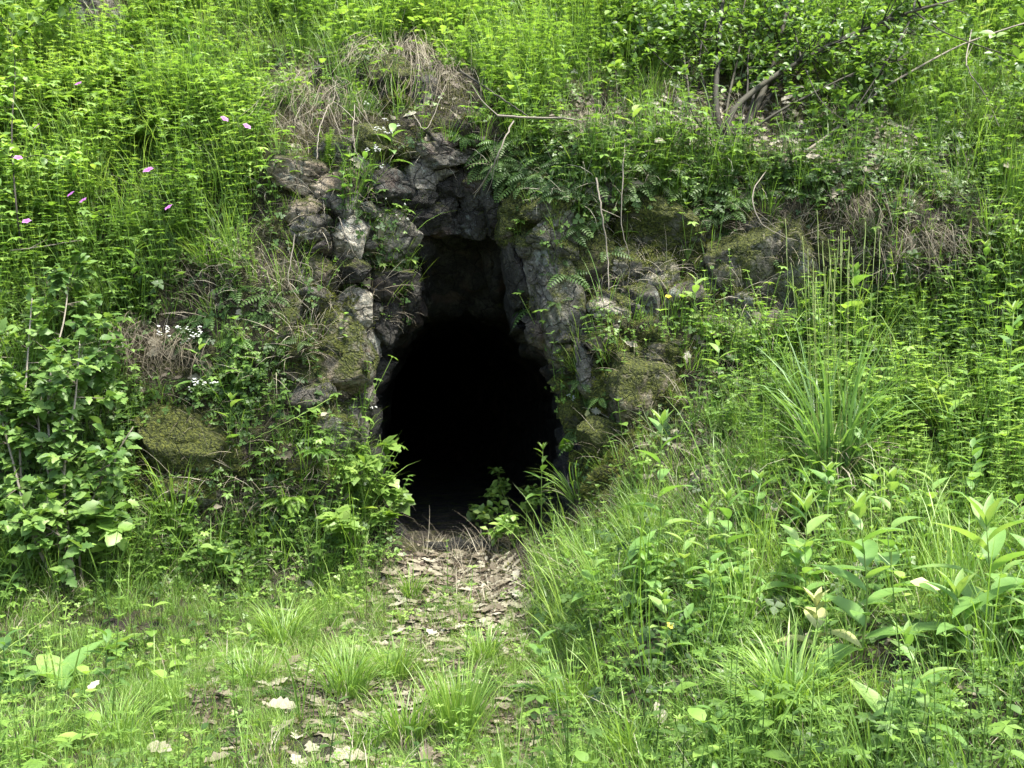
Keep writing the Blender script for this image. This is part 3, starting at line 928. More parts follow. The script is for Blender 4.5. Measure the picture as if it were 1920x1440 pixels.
def dead_leaf(r, L):
    g = lobed(L, L * 0.3, 3, r.uniform(-1.2, 1.2), r.uniform(-0.4, 0.6), 0.45)
    v, f, t = g.arr()
    v = v + 0.06 * L * np.stack([0 * v[:, 0], 0 * v[:, 0], vnoise(v / L * 4 + r.uniform(0, 50, 3))], 1)
    return Geo(v, f, t)

# ------------------------------------------------------------------ scattering on the sheet
HOLEX = [(870, 720, 230, 340, 1.0)]
def in_mouth(px, py, grow=0):
    c = np.array([872.0, 740])
    poly = c + (MOUTH - c) * (1 + grow / 300.0)
    return inside(px, py, poly) & (py < 1006)

VIEW = (pxf > -330) & (pxf < 2250) & (pyf > -260) & (pyf < 1640)
SLOPE_UP = Nn[:, 2]
def scatter(n, dens):
    """n random sheet points, chance proportional to real area times the density"""
    w = AREA * dens * VIEW
    w = w / w.sum()
    i = rng.choice(len(w), n, p=w)
    px = pxf[i] + rng.uniform(-STEP / 2, STEP / 2, n)
    py = pyf[i] + rng.uniform(-STEP / 2, STEP / 2, n)
    ok = ~in_mouth(px, py, 16)
    px, py = px[ok], py[ok]
    p, nn = S(px, py)
    return px, py, p, nn

def plant_many(G_, tpls, n, dens, smin, smax, lean=0.25, dt=0.2, shade=None, sinkz=0.004, scale_fn=None, vs=1.55):
    px, py, p, nn = scatter(n, dens)
    k = len(px)
    which = rng.integers(0, len(tpls), k)
    s = rng.uniform(smin, smax, k) * vs
    if scale_fn is not None:
        s = s * scale_fn(px, py)
    # patchy colour: neighbours share their tone
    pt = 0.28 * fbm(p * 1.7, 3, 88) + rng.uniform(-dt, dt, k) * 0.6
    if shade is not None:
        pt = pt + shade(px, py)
    R = zrots(rng.uniform(0, 2 * np.pi, k), nn, lean)
    p = p - nn * sinkz
    for j in range(len(tpls)):
        m = which == j
        G_.inst(tpls[j], R[m], p[m], s[m], pt[m])

def D(default, L):
    r = np.full(len(pxf), float(default))
    for cx, cy, rx, ry, w in L:
        d = ((pxf - cx) / rx) ** 2 + ((pyf - cy) / ry) ** 2
        m = 1 - sstep(0.5, 1.3, d)
        r = r * (1 - m) + w * m
    return r

# bare places (rock faces, path, shaded recess) shared by all the covers
BARE = [(640, 380, 110, 120, .12), (860, 360, 150, 130, .0), (650, 560, 90, 120, .1), (640, 720, 90, 140, .12), (1010, 520, 110, 240, .06), (1190, 510, 100, 90, .15),
        (1450, 510, 140, 100, .12), (1340, 540, 80, 80, .4), (1190, 720, 90, 90, .2), (1100, 850, 60, 100, .35), (345, 870, 110, 100, .2), (740, 165, 60, 40, .1), (185, 40, 60, 40, .2), (1650, 510, 110, 35, .3),
        (860, 1060, 130, 80, .05), (860, 1010, 160, 50, .02)]
bare = D(1.0, BARE)
BROWN = [(1400, 225, 180, 80, 1), (1560, 270, 200, 70, 1), (1740, 330, 160, 60, .8), (1230, 250, 130, 60, .8), (810, 170, 100, 80, .9), (560, 190, 90, 90, 1), (640, 120, 70, 50, .8), (1690, 420, 230, 55, .9), (330, 660, 130, 70, 1),
         (400, 900, 190, 120, .7), (1340, 900, 170, 80, .7), (480, 560, 110, 90, .7), (1620, 1260, 100, 90, .8), (1880, 330, 90, 60, .6), (450, 120, 120, 60, .5), (1100, 215, 90, 50, .8), (1250, 760, 120, 100, .5), (1400, 150, 160, 110, .6), (1500, 90, 260, 60, .4)]
brown = blobs(pxf, pyf, BROWN)
rocky = blobs(pxf, pyf, [(1420, 500, 240, 140, 1.05), (545, 400, 90, 170, 1), (1190, 500, 140, 130, 1), (1180, 730, 150, 140, .9), (1110, 870, 90, 120, .8), (600, 650, 130, 150, .9), (560, 850, 130, 110, .7), (350, 850, 130, 110, .9), (1650, 520, 170, 45, .7), (1340, 610, 200, 60, .6), (1200, 600, 160, 80, .7)])
foot = blobs(pxf, pyf, [(500, 1340, 780, 250, 1), (860, 1120, 190, 130, 1)])
rbank = blobs(pxf, pyf, [(1560, 1180, 430, 280, 1)])
tuss = blobs(pxf, pyf, [(765, 140, 65, 70, 1), (835, 200, 80, 60, 1), (600, 255, 90, 55, .85), (690, 270, 90, 60, 1), (1085, 235, 60, 50, .8), (1385, 215, 110, 60, .95), (1480, 165, 90, 60, .7), (335, 690, 110, 60, 1), (180, 40, 90, 60, 1), (1720, 500, 150, 50, .8), (1100, 880, 90, 110, .8)])
strip_ = blobs(pxf, pyf, [(860, 1110, 150, 90, 1), (850, 1210, 130, 60, 1), (730, 1330, 140, 55, 1), (560, 1300, 90, 60, 1), (620, 1415, 230, 38, 1), (400, 1310, 60, 60, .8), (960, 1180, 70, 45, .9), (1000, 1370, 90, 60, .8), (700, 1210, 90, 30, .8), (860, 1040, 110, 50, 1)])
supp = (1 - .95 * tuss) * (1 - .8 * brown) * (1 - .88 * rocky)
short_ = blobs(pxf, pyf, [(1190, 980, 140, 190, 1), (1090, 1080, 80, 120, 1), (1330, 800, 130, 90, .6), (1480, 1290, 120, 120, .95), (1640, 1310, 70, 90, .95)])
tall = (1 - .8 * short_) * supp * (1 - .93 * foot) * (1 - .75 * rbank)
low_ = (1 - .9 * blobs(pxf, pyf, [(1640, 1320, 70, 90, 1)])) * (1 - .8 * strip_) * supp * (1 - .75 * foot)
up_left = blobs(pxf, pyf, [(200, 250, 420, 330, 1), (900, 60, 330, 130, .9)])
patch = 0.5 + 0.5 * fbm(P0 * 1.9, 3, 61)
patch2 = 0.5 + 0.5 * fbm(P0 * 2.3, 3, 62)

pa, pb, pc, pd = [sstep(-.25, .35, fbm(P0 * 1.1, 3, 70 + q)) * .93 + .07 for q in range(4)]
R_ = np.random.default_rng(5)
tpl_whorl = [herb_whorl(R_, h) for h in (0.14, 0.2, 0.27, 0.34, 0.4)]
tpl_pairs = [herb_pairs(R_, h, 0.034, 0.3) for h in (0.1, 0.15, 0.2, 0.26)]
tpl_pairs_s = [herb_pairs(R_, h, 0.02, 0.32, 0.022, 'diamond') for h in (0.08, 0.12, 0.17, 0.22)]
tpl_palm = [herb_palm(R_, h, k) for h, k in ((0.08, 5), (0.13, 6), (0.18, 7), (0.24, 8))]
tpl_wide = [herb_pairs(R_, h, 0.06, 0.36, 0.05) for h in (0.09, 0.14, 0.2)]
tpl_clover = [herb_clover(R_, 0.06, 16) for _ in range(5)]
tpl_round = [herb_clover(R_, 0.07, 9, 0.02, 0.07) for _ in range(4)]
tpl_grass = [blades(R_, 14, h, 0.03, 0.0017, seg=3) for h in (0.07, 0.1, 0.14, 0.18)]
tpl_long = [blades(R_, 8, h, 0.03, 0.0018, (0.2, 1.2), 5) for h in (0.22, 0.3, 0.4)]
tpl_fern = [fern(R_, 6, L, 12) for L in (0.12, 0.16, 0.2)]
tpl_poly = [fern(R_, 6, L, 9, 0.2, 0.8, 0.6, rise=0.5) for L in (0.1, 0.14)]
tpl_dead = [dead_leaf(R_, 0.075) for _ in range(6)]
tpl_straw = [blades(R_, 10, h, 0.03, 0.0013, (0.6, 2.0), 4, t=(0.2, 0.8), up=0.6) for h in (0.1, 0.16, 0.22)]
tpl_moss = [blades(R_, 26, 0.016, 0.022, 0.0016, (0.2, 1.0), 2, t=(0.2, 0.8), up=0.5) for _ in range(3)]

far = lambda px, py: np.ones(len(px))
bright = lambda px, py: 0.14 * blobs(px, py, [(200, 220, 420, 260, 1), (900, 50, 330, 120, 1), (1700, 1050, 350, 350, .8), (600, 1330, 700, 230, 1)]) - 0.12 * blobs(px, py, [(1450, 300, 420, 140, 1), (350, 800, 300, 220, 1)])  # paints light into leaf tint: upper slope lighter, shaded ledge darker; foreground fresher

shorter = lambda px, py: 1 - .5 * blobs(px, py, [(500, 1340, 780, 250, 1), (860, 1120, 190, 130, 1)])
g = Geo()
plant_many(g, tpl_grass, 26000, D(.8, BARE + [(700, 1300, 600, 200, .9), (1500, 1250, 500, 300, 1.4), (1300, 900, 250, 150, 1.5)]) * (0.1 + patch ** 1.6 * (1 - 0.5 * path)) * (1 - .7 * brown) * (1 - .75 * rocky) * (1 - .95 * tuss) * (1 - .62 * strip_) * (1 + 3.0 * foot), .5, 1.15, .3, scale_fn=shorter, shade=bright)
plant_many(g, tpl_long, 3600, D(.7, BARE + [(700, 1300, 450, 250, .15), (1600, 950, 450, 400, .45), (300, 300, 350, 250, 1.2), (900, 50, 400, 100, 1.6)]) * (0.3 + patch2) * supp * (1 - .8 * short_) * (1 - .93 * foot), .6, 1.1, .2, shade=bright)
tag(emit('grass', g, M['grass']), 'green grass covering the bank and the edges of the path', None, kind='stuff')

g = Geo()
plant_many(g, tpl_whorl, 4200, D(.5, BARE + [(200, 280, 340, 260, 1.5), (1700, 800, 380, 330, .7), (1050, 60, 300, 110, 1.3), (700, 1300, 500, 250, .03), (1250, 1200, 120, 150, .5)]) * pa * tall, .5, 1.5, .12, shade=bright)
plant_many(g, tpl_pairs_s, 6500, D(.7, BARE + [(700, 1320, 500, 200, .05), (1350, 650, 200, 160, 2.0)]) * pb * tall, .5, 1.2, .2, shade=bright)
plant_many(g, tpl_palm, 7500, D(.6, BARE + [(200, 280, 380, 280, 2.6), (900, 60, 350, 110, 1.4), (600, 1340, 800, 280, .01)]) * pc * tall, .55, 1.45, .2, shade=bright)
plant_many(g, tpl_clover, 8500, D(.9, BARE + [(700, 1320, 500, 200, .5), (450, 1080, 150, 80, 1.5)]) * low_ * (.2 + patch), .7, 1.3, .8, shade=bright)
plant_many(g, tpl_wide, 2300, D(.5, BARE + [(1700, 780, 330, 260, 1.6), (900, 60, 420, 120, 2), (1250, 120, 250, 130, 1.6)]) * pd * tall, .5, 1.3, .2, shade=bright)
tag(emit('ground_herbs', g, M['herb']), 'tangle of small leafy weeds and cleavers over the whole bank', None, kind='stuff')

def young(r, h, L):
    q = Geo()
    n = 9
    a = 0
    q.merge(tube(curve((0, 0, 0), (0, 0, h), 0, 4), .0025, .0015, 3, .6))
    for k in range(n):
        sq = (k + .6) / n
        a += 2.4 + r.uniform(-.3, .3)
        q.inst(lance(1, r.uniform(.16, .24), r.uniform(.4, 1.4), .3, 6), frames(np.array([[math.cos(a), math.sin(a), .35 + sq ** 2]]), (0, 0, 1)), np.array([[0, 0, h * sq]]), np.array([L * (1.1 - .5 * sq) * r.uniform(.7, 1.2)]), np.array([r.uniform(-.2, .2)]))
    return q
tpl_young = [young(R_, h, L) for h, L in ((.1, .1), (.16, .12), (.22, .13), (.28, .13))]
g = Geo()
plant_many(g, tpl_young, 430, (rbank * 1.0 + .12 + .3 * blobs(pxf, pyf, [(1750, 650, 250, 250, 1)])) * (1 - .9 * foot) * supp * (1 - .85 * short_) * (.15 + patch2), .6, 1.25, .15, vs=1.2)
tag(emit('leafy_seedlings', g, M['broad'], smooth=True), 'young broad leaved seedlings growing thickly through the grass on the right', None, kind='stuff')
g = Geo()
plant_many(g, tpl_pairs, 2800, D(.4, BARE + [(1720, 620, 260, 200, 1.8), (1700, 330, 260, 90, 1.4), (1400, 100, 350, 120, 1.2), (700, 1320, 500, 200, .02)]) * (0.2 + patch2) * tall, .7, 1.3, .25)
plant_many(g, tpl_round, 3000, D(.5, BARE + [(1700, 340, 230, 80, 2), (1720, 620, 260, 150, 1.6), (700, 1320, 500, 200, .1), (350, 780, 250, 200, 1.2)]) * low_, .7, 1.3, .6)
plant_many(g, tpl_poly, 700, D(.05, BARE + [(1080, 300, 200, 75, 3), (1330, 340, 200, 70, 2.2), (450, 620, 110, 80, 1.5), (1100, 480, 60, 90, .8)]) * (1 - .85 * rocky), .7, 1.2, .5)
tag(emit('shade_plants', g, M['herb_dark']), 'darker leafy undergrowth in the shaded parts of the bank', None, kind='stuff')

g = Geo()
plant_many(g, tpl_dead, 4500, (1 + 1.5 * strip_) * D(.35, [(860, 360, 150, 130, .0), (1000, 500, 120, 200, 0), (620, 500, 90, 250, .02), (860, 1120, 150, 90, 4.0), (700, 1300, 420, 200, 1.5), (1450, 280, 350, 90, 3.0), (1150, 240, 140, 60, 2.0), (1400, 920, 150, 80, 1.2), (200, 280, 380, 280, .15)]) * (.15 + patch2 ** 2) * (1 + 1.8 * brown) * (1 - .7 * rocky), .45, 1.15, .95, sinkz=-0.006, dt=.5)
plant_many(g, tpl_dead, 6500, (1 - .8 * blobs(pxf, pyf, [(620, 1425, 260, 40, 1), (860, 1020, 120, 40, 1)])) * (path * (.1 + patch ** 2) + 1.0 * strip_ + .12 * foot * patch + .1 * brown), .16, .5, .95, sinkz=-0.004, dt=.5, shade=lambda px, py: -.26 + 0 * px)
tag(emit('leaf_litter', g, M['dead']), 'fallen brown oak leaves scattered on the path and bank', None, kind='stuff')

g = Geo()
plant_many(g, tpl_straw, 4500, D(.5, [(860, 380, 140, 100, .0), (1000, 540, 100, 200, 0), (1070, 800, 80, 200, 0), (690, 760, 60, 190, 0), (560, 210, 70, 60, 3), (420, 520, 130, 60, 2.0), (860, 1060, 130, 90, .8), (600, 1320, 700, 240, .12), (1650, 440, 250, 60, 3), (1150, 200, 120, 60, 2), (1350, 900, 150, 100, 1.5)]) * (.2 + patch), .6, 1.2, .6, dt=.4)
tag(emit('dry_grass', g, M['straw']), 'dry straw coloured grass and stalks matted among the weeds', None, kind='stuff')

mossd = blobs(pxf, pyf, MOSSB)
g = Geo()
plant_many(g, tpl_moss, 9000, ((mossd ** 1.5 + .25 * short_ + .8 * tuss + .5 * rocky) * (0.1 + patch2 ** 1.5) + .12 * foot) + 0.02, .6, 1.3, .9, dt=.3)
tag(emit('moss', g, M['moss']), 'olive and yellow moss in cushions on the rocks and soil', None, kind='stuff')

# ------------------------------------------------------------------ single plants
def base_frame(px, py):
    p, n = S1(px, py)
    return p - n * 0.01, n

def place(g, p, yaw=0.0, s=1.0, n=None, lean=0.0):
    h = Geo()
    nn = None if n is None else n[None]
    h.inst(g, zrots(np.array([yaw]), nn, lean), np.zeros((1, 3)), np.array([s]))
    return h

def broad_plant(px, py, hpx, label, leafL=0.13, w=0.2, nleaf=9, seed=1, mat='broad', lean=(0, 0), yellow=False, name='broadleaf_plant', cat='plant', grp='tall broad leaved plants on the bank', low=0.12, dt=0.0):
    r = np.random.default_rng(seed)
    p, n = base_frame(px, py)
    H = hpx / FPX * p[1] * 1.25
    leafL = leafL * 1.65
    e = empty(name, p, label, cat, grp)
    tip = np.array([lean[0] * H, lean[1] * H, H])
    c = smooth_line([(0, 0, 0), tip * 0.5 + np.array([r.normal(0, .02), r.normal(0, .02), 0]), tip], 10)
    emit('stem', tube(c, 0.0042 * (H / .5) ** .4, 0.002, 5, 0.6), M['stem'], e, smooth=True)
    g = Geo()
    a = r.uniform(0, 6)
    for k in range(nleaf):
        s = low + (1 - low) * (k + 0.5) / nleaf
        q = c[int(s * 9.999)] if s < 1 else c[-1]
        i = min(int(s * 9), 8); f = s * 9 - i
        q = c[i] * (1 - f) + c[i + 1] * f
        a += 2.4 + r.uniform(-0.3, 0.3)
        sc = leafL * (1.15 - 0.6 * s ** 2) * r.uniform(0.8, 1.15)
        el = 0.35 + 0.9 * s ** 2 + r.uniform(-0.1, 0.25)
        tpl = lance(1, w * r.uniform(.85, 1.15), r.uniform(0.5, 1.5) * (1.1 - 0.6 * s), r.uniform(0.15, 0.5), 8)
        d = np.array([[math.cos(a), math.sin(a), el]])
        g.inst(tpl, frames(d, (0, 0, 1)), q[None], np.array([sc]), np.array([r.uniform(-.2, .2) + 0.15 * s + dt]))
    # crown of young leaves
    for k in range(5):
        a = k * 2.4
        d = np.array([[math.cos(a), math.sin(a), 2.0]])
        g.inst(lance(1, w * 0.8, 0.4, 0.4, 6), frames(d, (0, 0, 1)), c[-1][None], np.array([leafL * 0.45]), np.array([0.25 + dt]))
    emit('leaves', g, M[mat], e, smooth=True)
    return e

BP = [
 (1252, 1075, 215, 'tall single plant with drooping leaves right of the path, below the mossy boulders', .15, .17, 8, (-.03, 0)),
 (1340, 1195, 205, 'slender plant with narrow pale leaves, left of the bright pair on the right bank', .1, .16, 10, (-.05, 0)),
 (1365, 1100, 130, 'short upright plant with two wide top leaves behind the slender plant', .11, .2, 6, (0, 0)),
 (1612, 1275, 245, 'tallest broad leaved plant in the middle of the right bank', .14, .19, 12, (.0, 0)),
 (1505, 1130, 150, 'plant with one large blue green leaf folded upward', .17, .17, 6, (.02, 0)),
 (1680, 1190, 230, 'plant with cupped leaves spaced along a bare stalk', .11, .26, 7, (-.03, 0)),
 (1850, 1240, 200, 'big plant with long sword shaped leaves near the right edge', .22, .15, 11, (.0, 0)),
 (1810, 1270, 120, 'low plant with one long slanting leaf beside the sword leaved plant', .18, .17, 5, (-.1, 0)),
 (1708, 1425, 190, 'thin plant with a spire of small leaves at the lower right', .1, .16, 7, (-.05, 0)),
 (1240, 1260, 120, 'small plant with oblong leaves beside the dead leaf at right of path', .09, .22, 8, (0, 0)),
 (1530, 1245, 90, 'plant with yellowing leaves under the tallest broad leaved plant', .13, .22, 6, (0, 0)),
 (1012, 985, 115, 'spear leaved plant standing against the dark tunnel mouth', .1, .15, 8, (.02, 0)),
 (438, 900, 120, 'lone plant with four wide leaves on the mossy left rock', .11, .22, 6, (-.02, 0)),
 (520, 715, 90, 'small spear leaved plant against the large mossy boulder', .07, .2, 7, (0, 0)),
 (1895, 900, 260, 'tall bright plant with narrow curling leaves at the right edge', .12, .14, 16, (.02, 0)),
 (1700, 560, 100, 'dark wide leaved plant under the rock overhang on the right', .14, .3, 7, (0, 0)),
 (1600, 640, 90, 'wide leaved plant left of the dark one beneath the overhang', .13, .3, 6, (0, 0)),
 (1850, 600, 110, 'pale leaved plant beside the stone at the right edge', .1, .2, 12, (0, 0)),
 (235, 620, 130, 'pale leaved plant rising out of the shrub on the left', .09, .18, 10, (.1, 0)),
 (1560, 1010, 95, 'light green plant just below the tall grass clump', .11, .24, 8, (-.05, 0)),
 (1425, 1010, 90, 'small pale plant between the flat stone and the tall grass clump', .09, .22, 8, (0, 0)),
 (1120, 1160, 90, 'low plant with rounded leaves at the right edge of the path', .08, .3, 7, (0, 0)),
 (1770, 225, 60, 'little plant with drooping leaves below the leaning branch', .09, .2, 8, (0, 0)),
 (1775, 185, 60, 'small bright topped plant under the fallen branch at upper right', .09, .2, 6, (0, 0)),
]
for k, b in enumerate(BP):
    broad_plant(b[0], b[1], b[2], b[3], b[4], b[5], b[6], seed=100 + k, lean=b[7], mat='yellow_leaf' if 'yellowing' in b[3] else ('herb_dark' if b[3].startswith('dark') else 'broad'))

# rosettes of big dock leaves
def rosette(px, py, label, n=6, L=.22, w=.2, seed=3, mat='broad'):
    r = np.random.default_rng(seed)
    p, nn = base_frame(px, py)
    e = empty('dock_plant', p, label, 'plant', 'low plants with large basal leaves')
    for k in range(n):
        a = k * 2 * math.pi / n + r.uniform(-.3, .3)
        d = np.array([[math.cos(a), math.sin(a), r.uniform(.5, 1.6)]])
        g = Geo().inst(lance(1, w, r.uniform(.5, 1.3), .35, 10), frames(d, (0, 0, 1)), np.zeros((1, 3)), np.array([1.4 * L * r.uniform(.8, 1.15)]), np.array([r.uniform(-.1, .3)]))
        emit('leaf', g, M[mat], e, smooth=True)
rosette(110, 1285, 'dock plant with four big oblong leaves at the lower left', 6, .2, .22, 4)
rosette(1360, 1385, 'low dock leaf rosette in front of the drooping grass tussock', 4, .15, .26, 5)
rosette(1690, 1390, 'broad leaf rosette at the foot of the thin plant at lower right', 5, .18, .2, 6)
rosette(1890, 1160, 'large dark blurred leaf plant reaching in from the right edge', 5, .24, .2, 7)
rosette(215, 1215, 'bramble like tuft with three toothed leaves above the dock plant', 5, .12, .34, 8)

# grass clumps
def clump(px, py, hpx, n, label, spread=.05, w=.0024, arch=(.3, 1.5), up=.3, seed=1, dead=0, mat='grass', t=(.35, .9), stalks=0, sth=0, grp='grass tussocks beside the path', name='grass_tussock', lean=.1):
    r = np.random.default_rng(seed)
    p, nn = base_frame(px, py)
    h = hpx / FPX * p[1] * (.8 if py > 1180 else 1)
    e = empty(name, p, label, 'grass tussock', grp)
    emit('green_blades', place(blades(r, int(n * 1.5), h * 1.2, spread * 1.3, w * 1.35, arch, 5, t=t, up=up), p, 0, 1, nn, lean), M[mat], e)
    if dead:
        emit('dead_blades', place(blades(r, dead, h * .7, spread, w * .8, (1.2, 2.4), 5, t=(.2, .8), up=.8), p, 0, 1, nn, .5), M['straw'], e)
    for k in range(stalks):
        H = sth / FPX * p[1] * r.uniform(.7, 1.05)
        b = np.array([r.normal(0, spread), r.normal(0, spread), 0])
        tp = b + np.array([r.normal(0, .05) * H, r.normal(0, .05) * H, H])
        c = smooth_line([b, (b + tp) / 2 + r.normal(0, .006, 3), tp], 8)
        st = emit('stalk', tube(c, .0016, .0011, 4, r.uniform(.5, 1.0)), M['stem'], e, smooth=True)
        q = smooth_line([tp, tp + (tp - b) * .06 + r.normal(0, .004, 3), tp + (tp - b) * .12], 6)
        sp = tube(q, .0042, .0012, 5, .85)
        emit('seed_head', sp, M['stem'], st, smooth=True)
    return e
clump(1560, 895, 250, 80, 'tall blue green grass clump with upright seed stalks in the right bank', .1, .0042, (.1, 2.3), .26, 1, 60, 'blue_grass', (.25, .7), 26, 430, 'grass tussocks beside the path')
clump(1480, 1345, 190, 230, 'broad tussock with a brown drooping skirt at the bottom right', .07, .0035, (.6, 1.7), .5, 2, 160)
clump(860, 1385, 160, 170, 'bright tussock in the foreground right of centre', .06, .002, (.2, .9), .22, 3, 25)
clump(760, 1390, 120, 120, 'spreading pale tussock left of the bright foreground tussock', .06, .002, (.5, 1.5), .4, 4, 20)
clump(650, 1310, 130, 150, 'arching tussock at the left edge of the path', .07, .0018, (.7, 1.6), .4, 5, 15)
clump(740, 1275, 90, 110, 'small upright tussock in the middle of the path', .05, .0018, (.3, 1.2), .3, 6, 10)
clump(910, 1240, 80, 110, 'dark green tussock in the path under the mouth', .05, .002, (.4, 1.4), .5, 7, 8)
clump(530, 1200, 110, 160, 'long combed over tussock on the left of the path', .08, .0018, (.9, 1.9), .4, 8, 10)
clump(470, 1290, 70, 120, 'short tussock between the dock plant and the pale oak leaf', .07, .0018, (.5, 1.5), .5, 9, 10)
clump(220, 1400, 110, 150, 'leaning tussock in the lower left corner area', .09, .0018, (.6, 1.6), .5, 10, 10)
clump(60, 1420, 90, 130, 'grass tussock in the very corner at lower left', .09, .0018, (.4, 1.4), .5, 11, 5)
clump(690, 1400, 60, 90, 'little tussock at the edge of the bare dark soil', .04, .0018, (.3, 1.3), .4, 12, 10)
clump(1070, 1330, 130, 90, 'thin straggling tussock where the path meets the right bank', .07, .002, (.4, 1.5), .4, 13, 10)
clump(1190, 1410, 110, 90, 'coarse sprawling tussock at the bottom right of the path', .08, .0026, (.7, 1.7), .6, 14, 10)
clump(1072, 935, 95, 24, 'long grass leaning over the tunnel mouth from the right', .04, .0022, (.5, 1.7), .4, 15, 10, lean=.3)
clump(330, 1000, 140, 40, 'sparse upright grass below the low mossy boulder', .05, .0028, (.2, 1.2), .25, 16, 0)
clump(1090, 1060, 90, 120, 'dense tussock on the corner of the right bank by the path', .06, .0018, (.7, 1.8), .5, 17, 80)
clump(770, 1120, 60, 60, 'small tuft at the start of the bare leafy path', .03, .0018, (.4, 1.4), .4, 18, 5)
clump(1690, 330, 60, 160, 'grey green grass hanging like hair over the ledge at right', .06, .0015, (2.0, 2.9), .9, 19, 120, t=(.3, .6), lean=.4)
clump(1395, 1440, 100, 90, 'short tussock below the dock leaf rosette', .06, .0024, (.4, 1.5), .5, 20, 10)
clump(1900, 380, 110, 70, 'upright fine grass at the right edge under the branch', .07, .0018, (.2, .8), .2, 21, 0)
clump(400, 500, 55, 110, 'fine grass tussock on the left ledge', .09, .0018, (.4, 1.5), .4, 22, 40)

# hanging dead grass and roots
def hanging(px, py, wpx, lenpx, n, label, seed, drift=0.0, t=(.3, .9), w=.0034, out=.24, name='dead_grass_fringe', cat='dead grass', mat='straw'):
    r = np.random.default_rng(seed)
    p, nn = S1(px, py)
    e = empty(name, p, label, cat, 'dead grass and roots hanging from the ledges')
    Lm = lenpx / FPX * p[1]
    Wm = wpx / FPX * p[1] / 2
    Ye = depth(np.array([float(px)]), np.array([float(py + lenpx)]))[0]
    sl_ = min(0.0, (Ye - p[1]) / Lm)
    g = Geo()
    for k in range(int(n * 1.5)):
        x0 = float(np.clip(r.normal(0, .45), -1.1, 1.1))
        b = np.array([x0 * Wm, r.normal(0, .05), -abs(x0) * .07 + r.normal(0, .03)])
        L = Lm * (.15 + .9 * r.uniform(0, 1) ** 1.3)
        dx = x0 * .35 * L + drift * L + r.normal(0, .22) * L
        o1 = r.uniform(.25, 1.0) * out
        kx = r.normal(0, .035, 4)
        pts = [b, b + np.array([dx * .2 + kx[0], -o1 * .6, r.uniform(.0, .07)]), b + np.array([dx * .5 + kx[1], -o1, -L * r.uniform(.3, .5)]), b + np.array([dx * .8 + kx[2], -o1 * r.uniform(.8, 1.1), -L * .8]), b + np.array([dx + kx[3], -o1 * r.uniform(.7, 1.2), -L * r.uniform(.85, 1)])]
        pts = [q_ + np.array([0, sl_ * max(0, b[2] - q_[2]), 0]) for q_ in pts]
        c = smooth_line(pts, 11)
        g.merge(tube(c, w * r.uniform(.3, 1.0), w * .12, 3, r.uniform(*t) - .12))
        if k % 3 == 0:
            q0 = c[5]
            q1 = q0 + np.array([r.normal(0, .07), -r.uniform(0, .04), -r.uniform(.03, .14)])
            g.merge(tube(np.stack([q0, (q0 + q1) / 2 + r.normal(0, .01, 3), q1]), w * .35, w * .15, 3, r.uniform(*t)))
    emit('stalks', g, M[mat], e)
    return e
hanging(775, 85, 95, 190, 75, 'large tussock of dead grass hanging over the mossy rock above the mouth', 1, .25)
hanging(835, 140, 80, 170, 70, 'reddish dead stems hanging above the mouth behind the fallen stick', 2, -.05, (.1, .5))
hanging(575, 165, 130, 130, 42, 'curtain of dead grass at the upper left of the mouth', 3, .1)
hanging(640, 165, 60, 110, 30, 'sparse pale dead stems above the small heath tuft', 4, .1)
hanging(1095, 225, 60, 70, 50, 'small tuft of dead grass at the end of the lying twig', 5, 0, (.3, .9))
hanging(1600, 385, 90, 90, 45, 'dead grass drooping over the ledge above the big grey boulder', 6, -.05, (.2, .7))
hanging(1730, 440, 150, 100, 55, 'ragged dead grass fringe over the dark overhang on the right', 7, .2, (.2, .8))
hanging(330, 640, 130, 80, 60, 'brown roots and dead grass under the white flowers on the left', 8, .05, (.1, .6))
hanging(255, 610, 90, 90, 50, 'dead grass fringe next to the shrub on the left', 9, .05, (.1, .6))
hanging(1080, 1045, 60, 60, 60, 'dry grass hanging from the turf edge beside the path', 10, -.1, (.3, .8), out=.08)
hanging(430, 930, 110, 60, 60, 'dry roots at the foot of the left bank below the lone plant', 11, 0, (.2, .7), out=.08)
hanging(690, 95, 60, 90, 50, 'thin dead grass left of the large hanging tussock', 12, -.2)

# ferns
def fern_at(px, py, label, n, L, seed, pairs=18, w=.2, bend=1.0, fan=2 * math.pi, az=0., rise=.9, pw=.42, dt=0., mat='fern', s=1.0, lean=.3):
    r = np.random.default_rng(seed)
    p, nn = base_frame(px, py)
    e = empty('fern', p, label, 'fern', 'ferns growing on the rocks')
    for k in range(n):
        a = az + ((k + .5) / n - .5) * fan + r.uniform(-.15, .15)
        fr = frond(r, L * r.uniform(.7, 1.15), pairs, w, bend * r.uniform(.7, 1.3), pw, .5 + dt, rise * r.uniform(.6, 1.2))
        emit('frond', place(fr, p, a, 1, nn, lean), M[mat], e)
FW = -math.pi / 2
fern_at(545, 935, 'bright feathery fern at the foot of the left rocks', 16, .26, 1, 24, .2, 1.1, 3.6, FW, .9, .4, .25)
fern_at(590, 850, 'dark narrow fern behind the bright feathery fern', 10, .2, 2, 18, .16, 1.4, 3.2, FW, .7, .45, -.1)
fern_at(1105, 515, 'light green fern growing in the niche right of the mouth', 8, .17, 3, 14, .22, 1.5, 2.8, FW - .6, .5, .5, .25)
fern_at(1075, 850, 'single striped fern frond at the right edge of the tunnel mouth', 2, .2, 4, 16, .3, .6, .6, FW - .3, 1.4, .35, .05)
fern_at(945, 165, 'small upright fern above the lying twig', 5, .2, 5, 18, .22, .8, 3, FW, 1.2, .4, .2)
fern_at(300, 75, 'yellow green fern high at the upper left', 7, .26, 6, 20, .24, 1.1, 3.4, FW, .9, .4, .35)
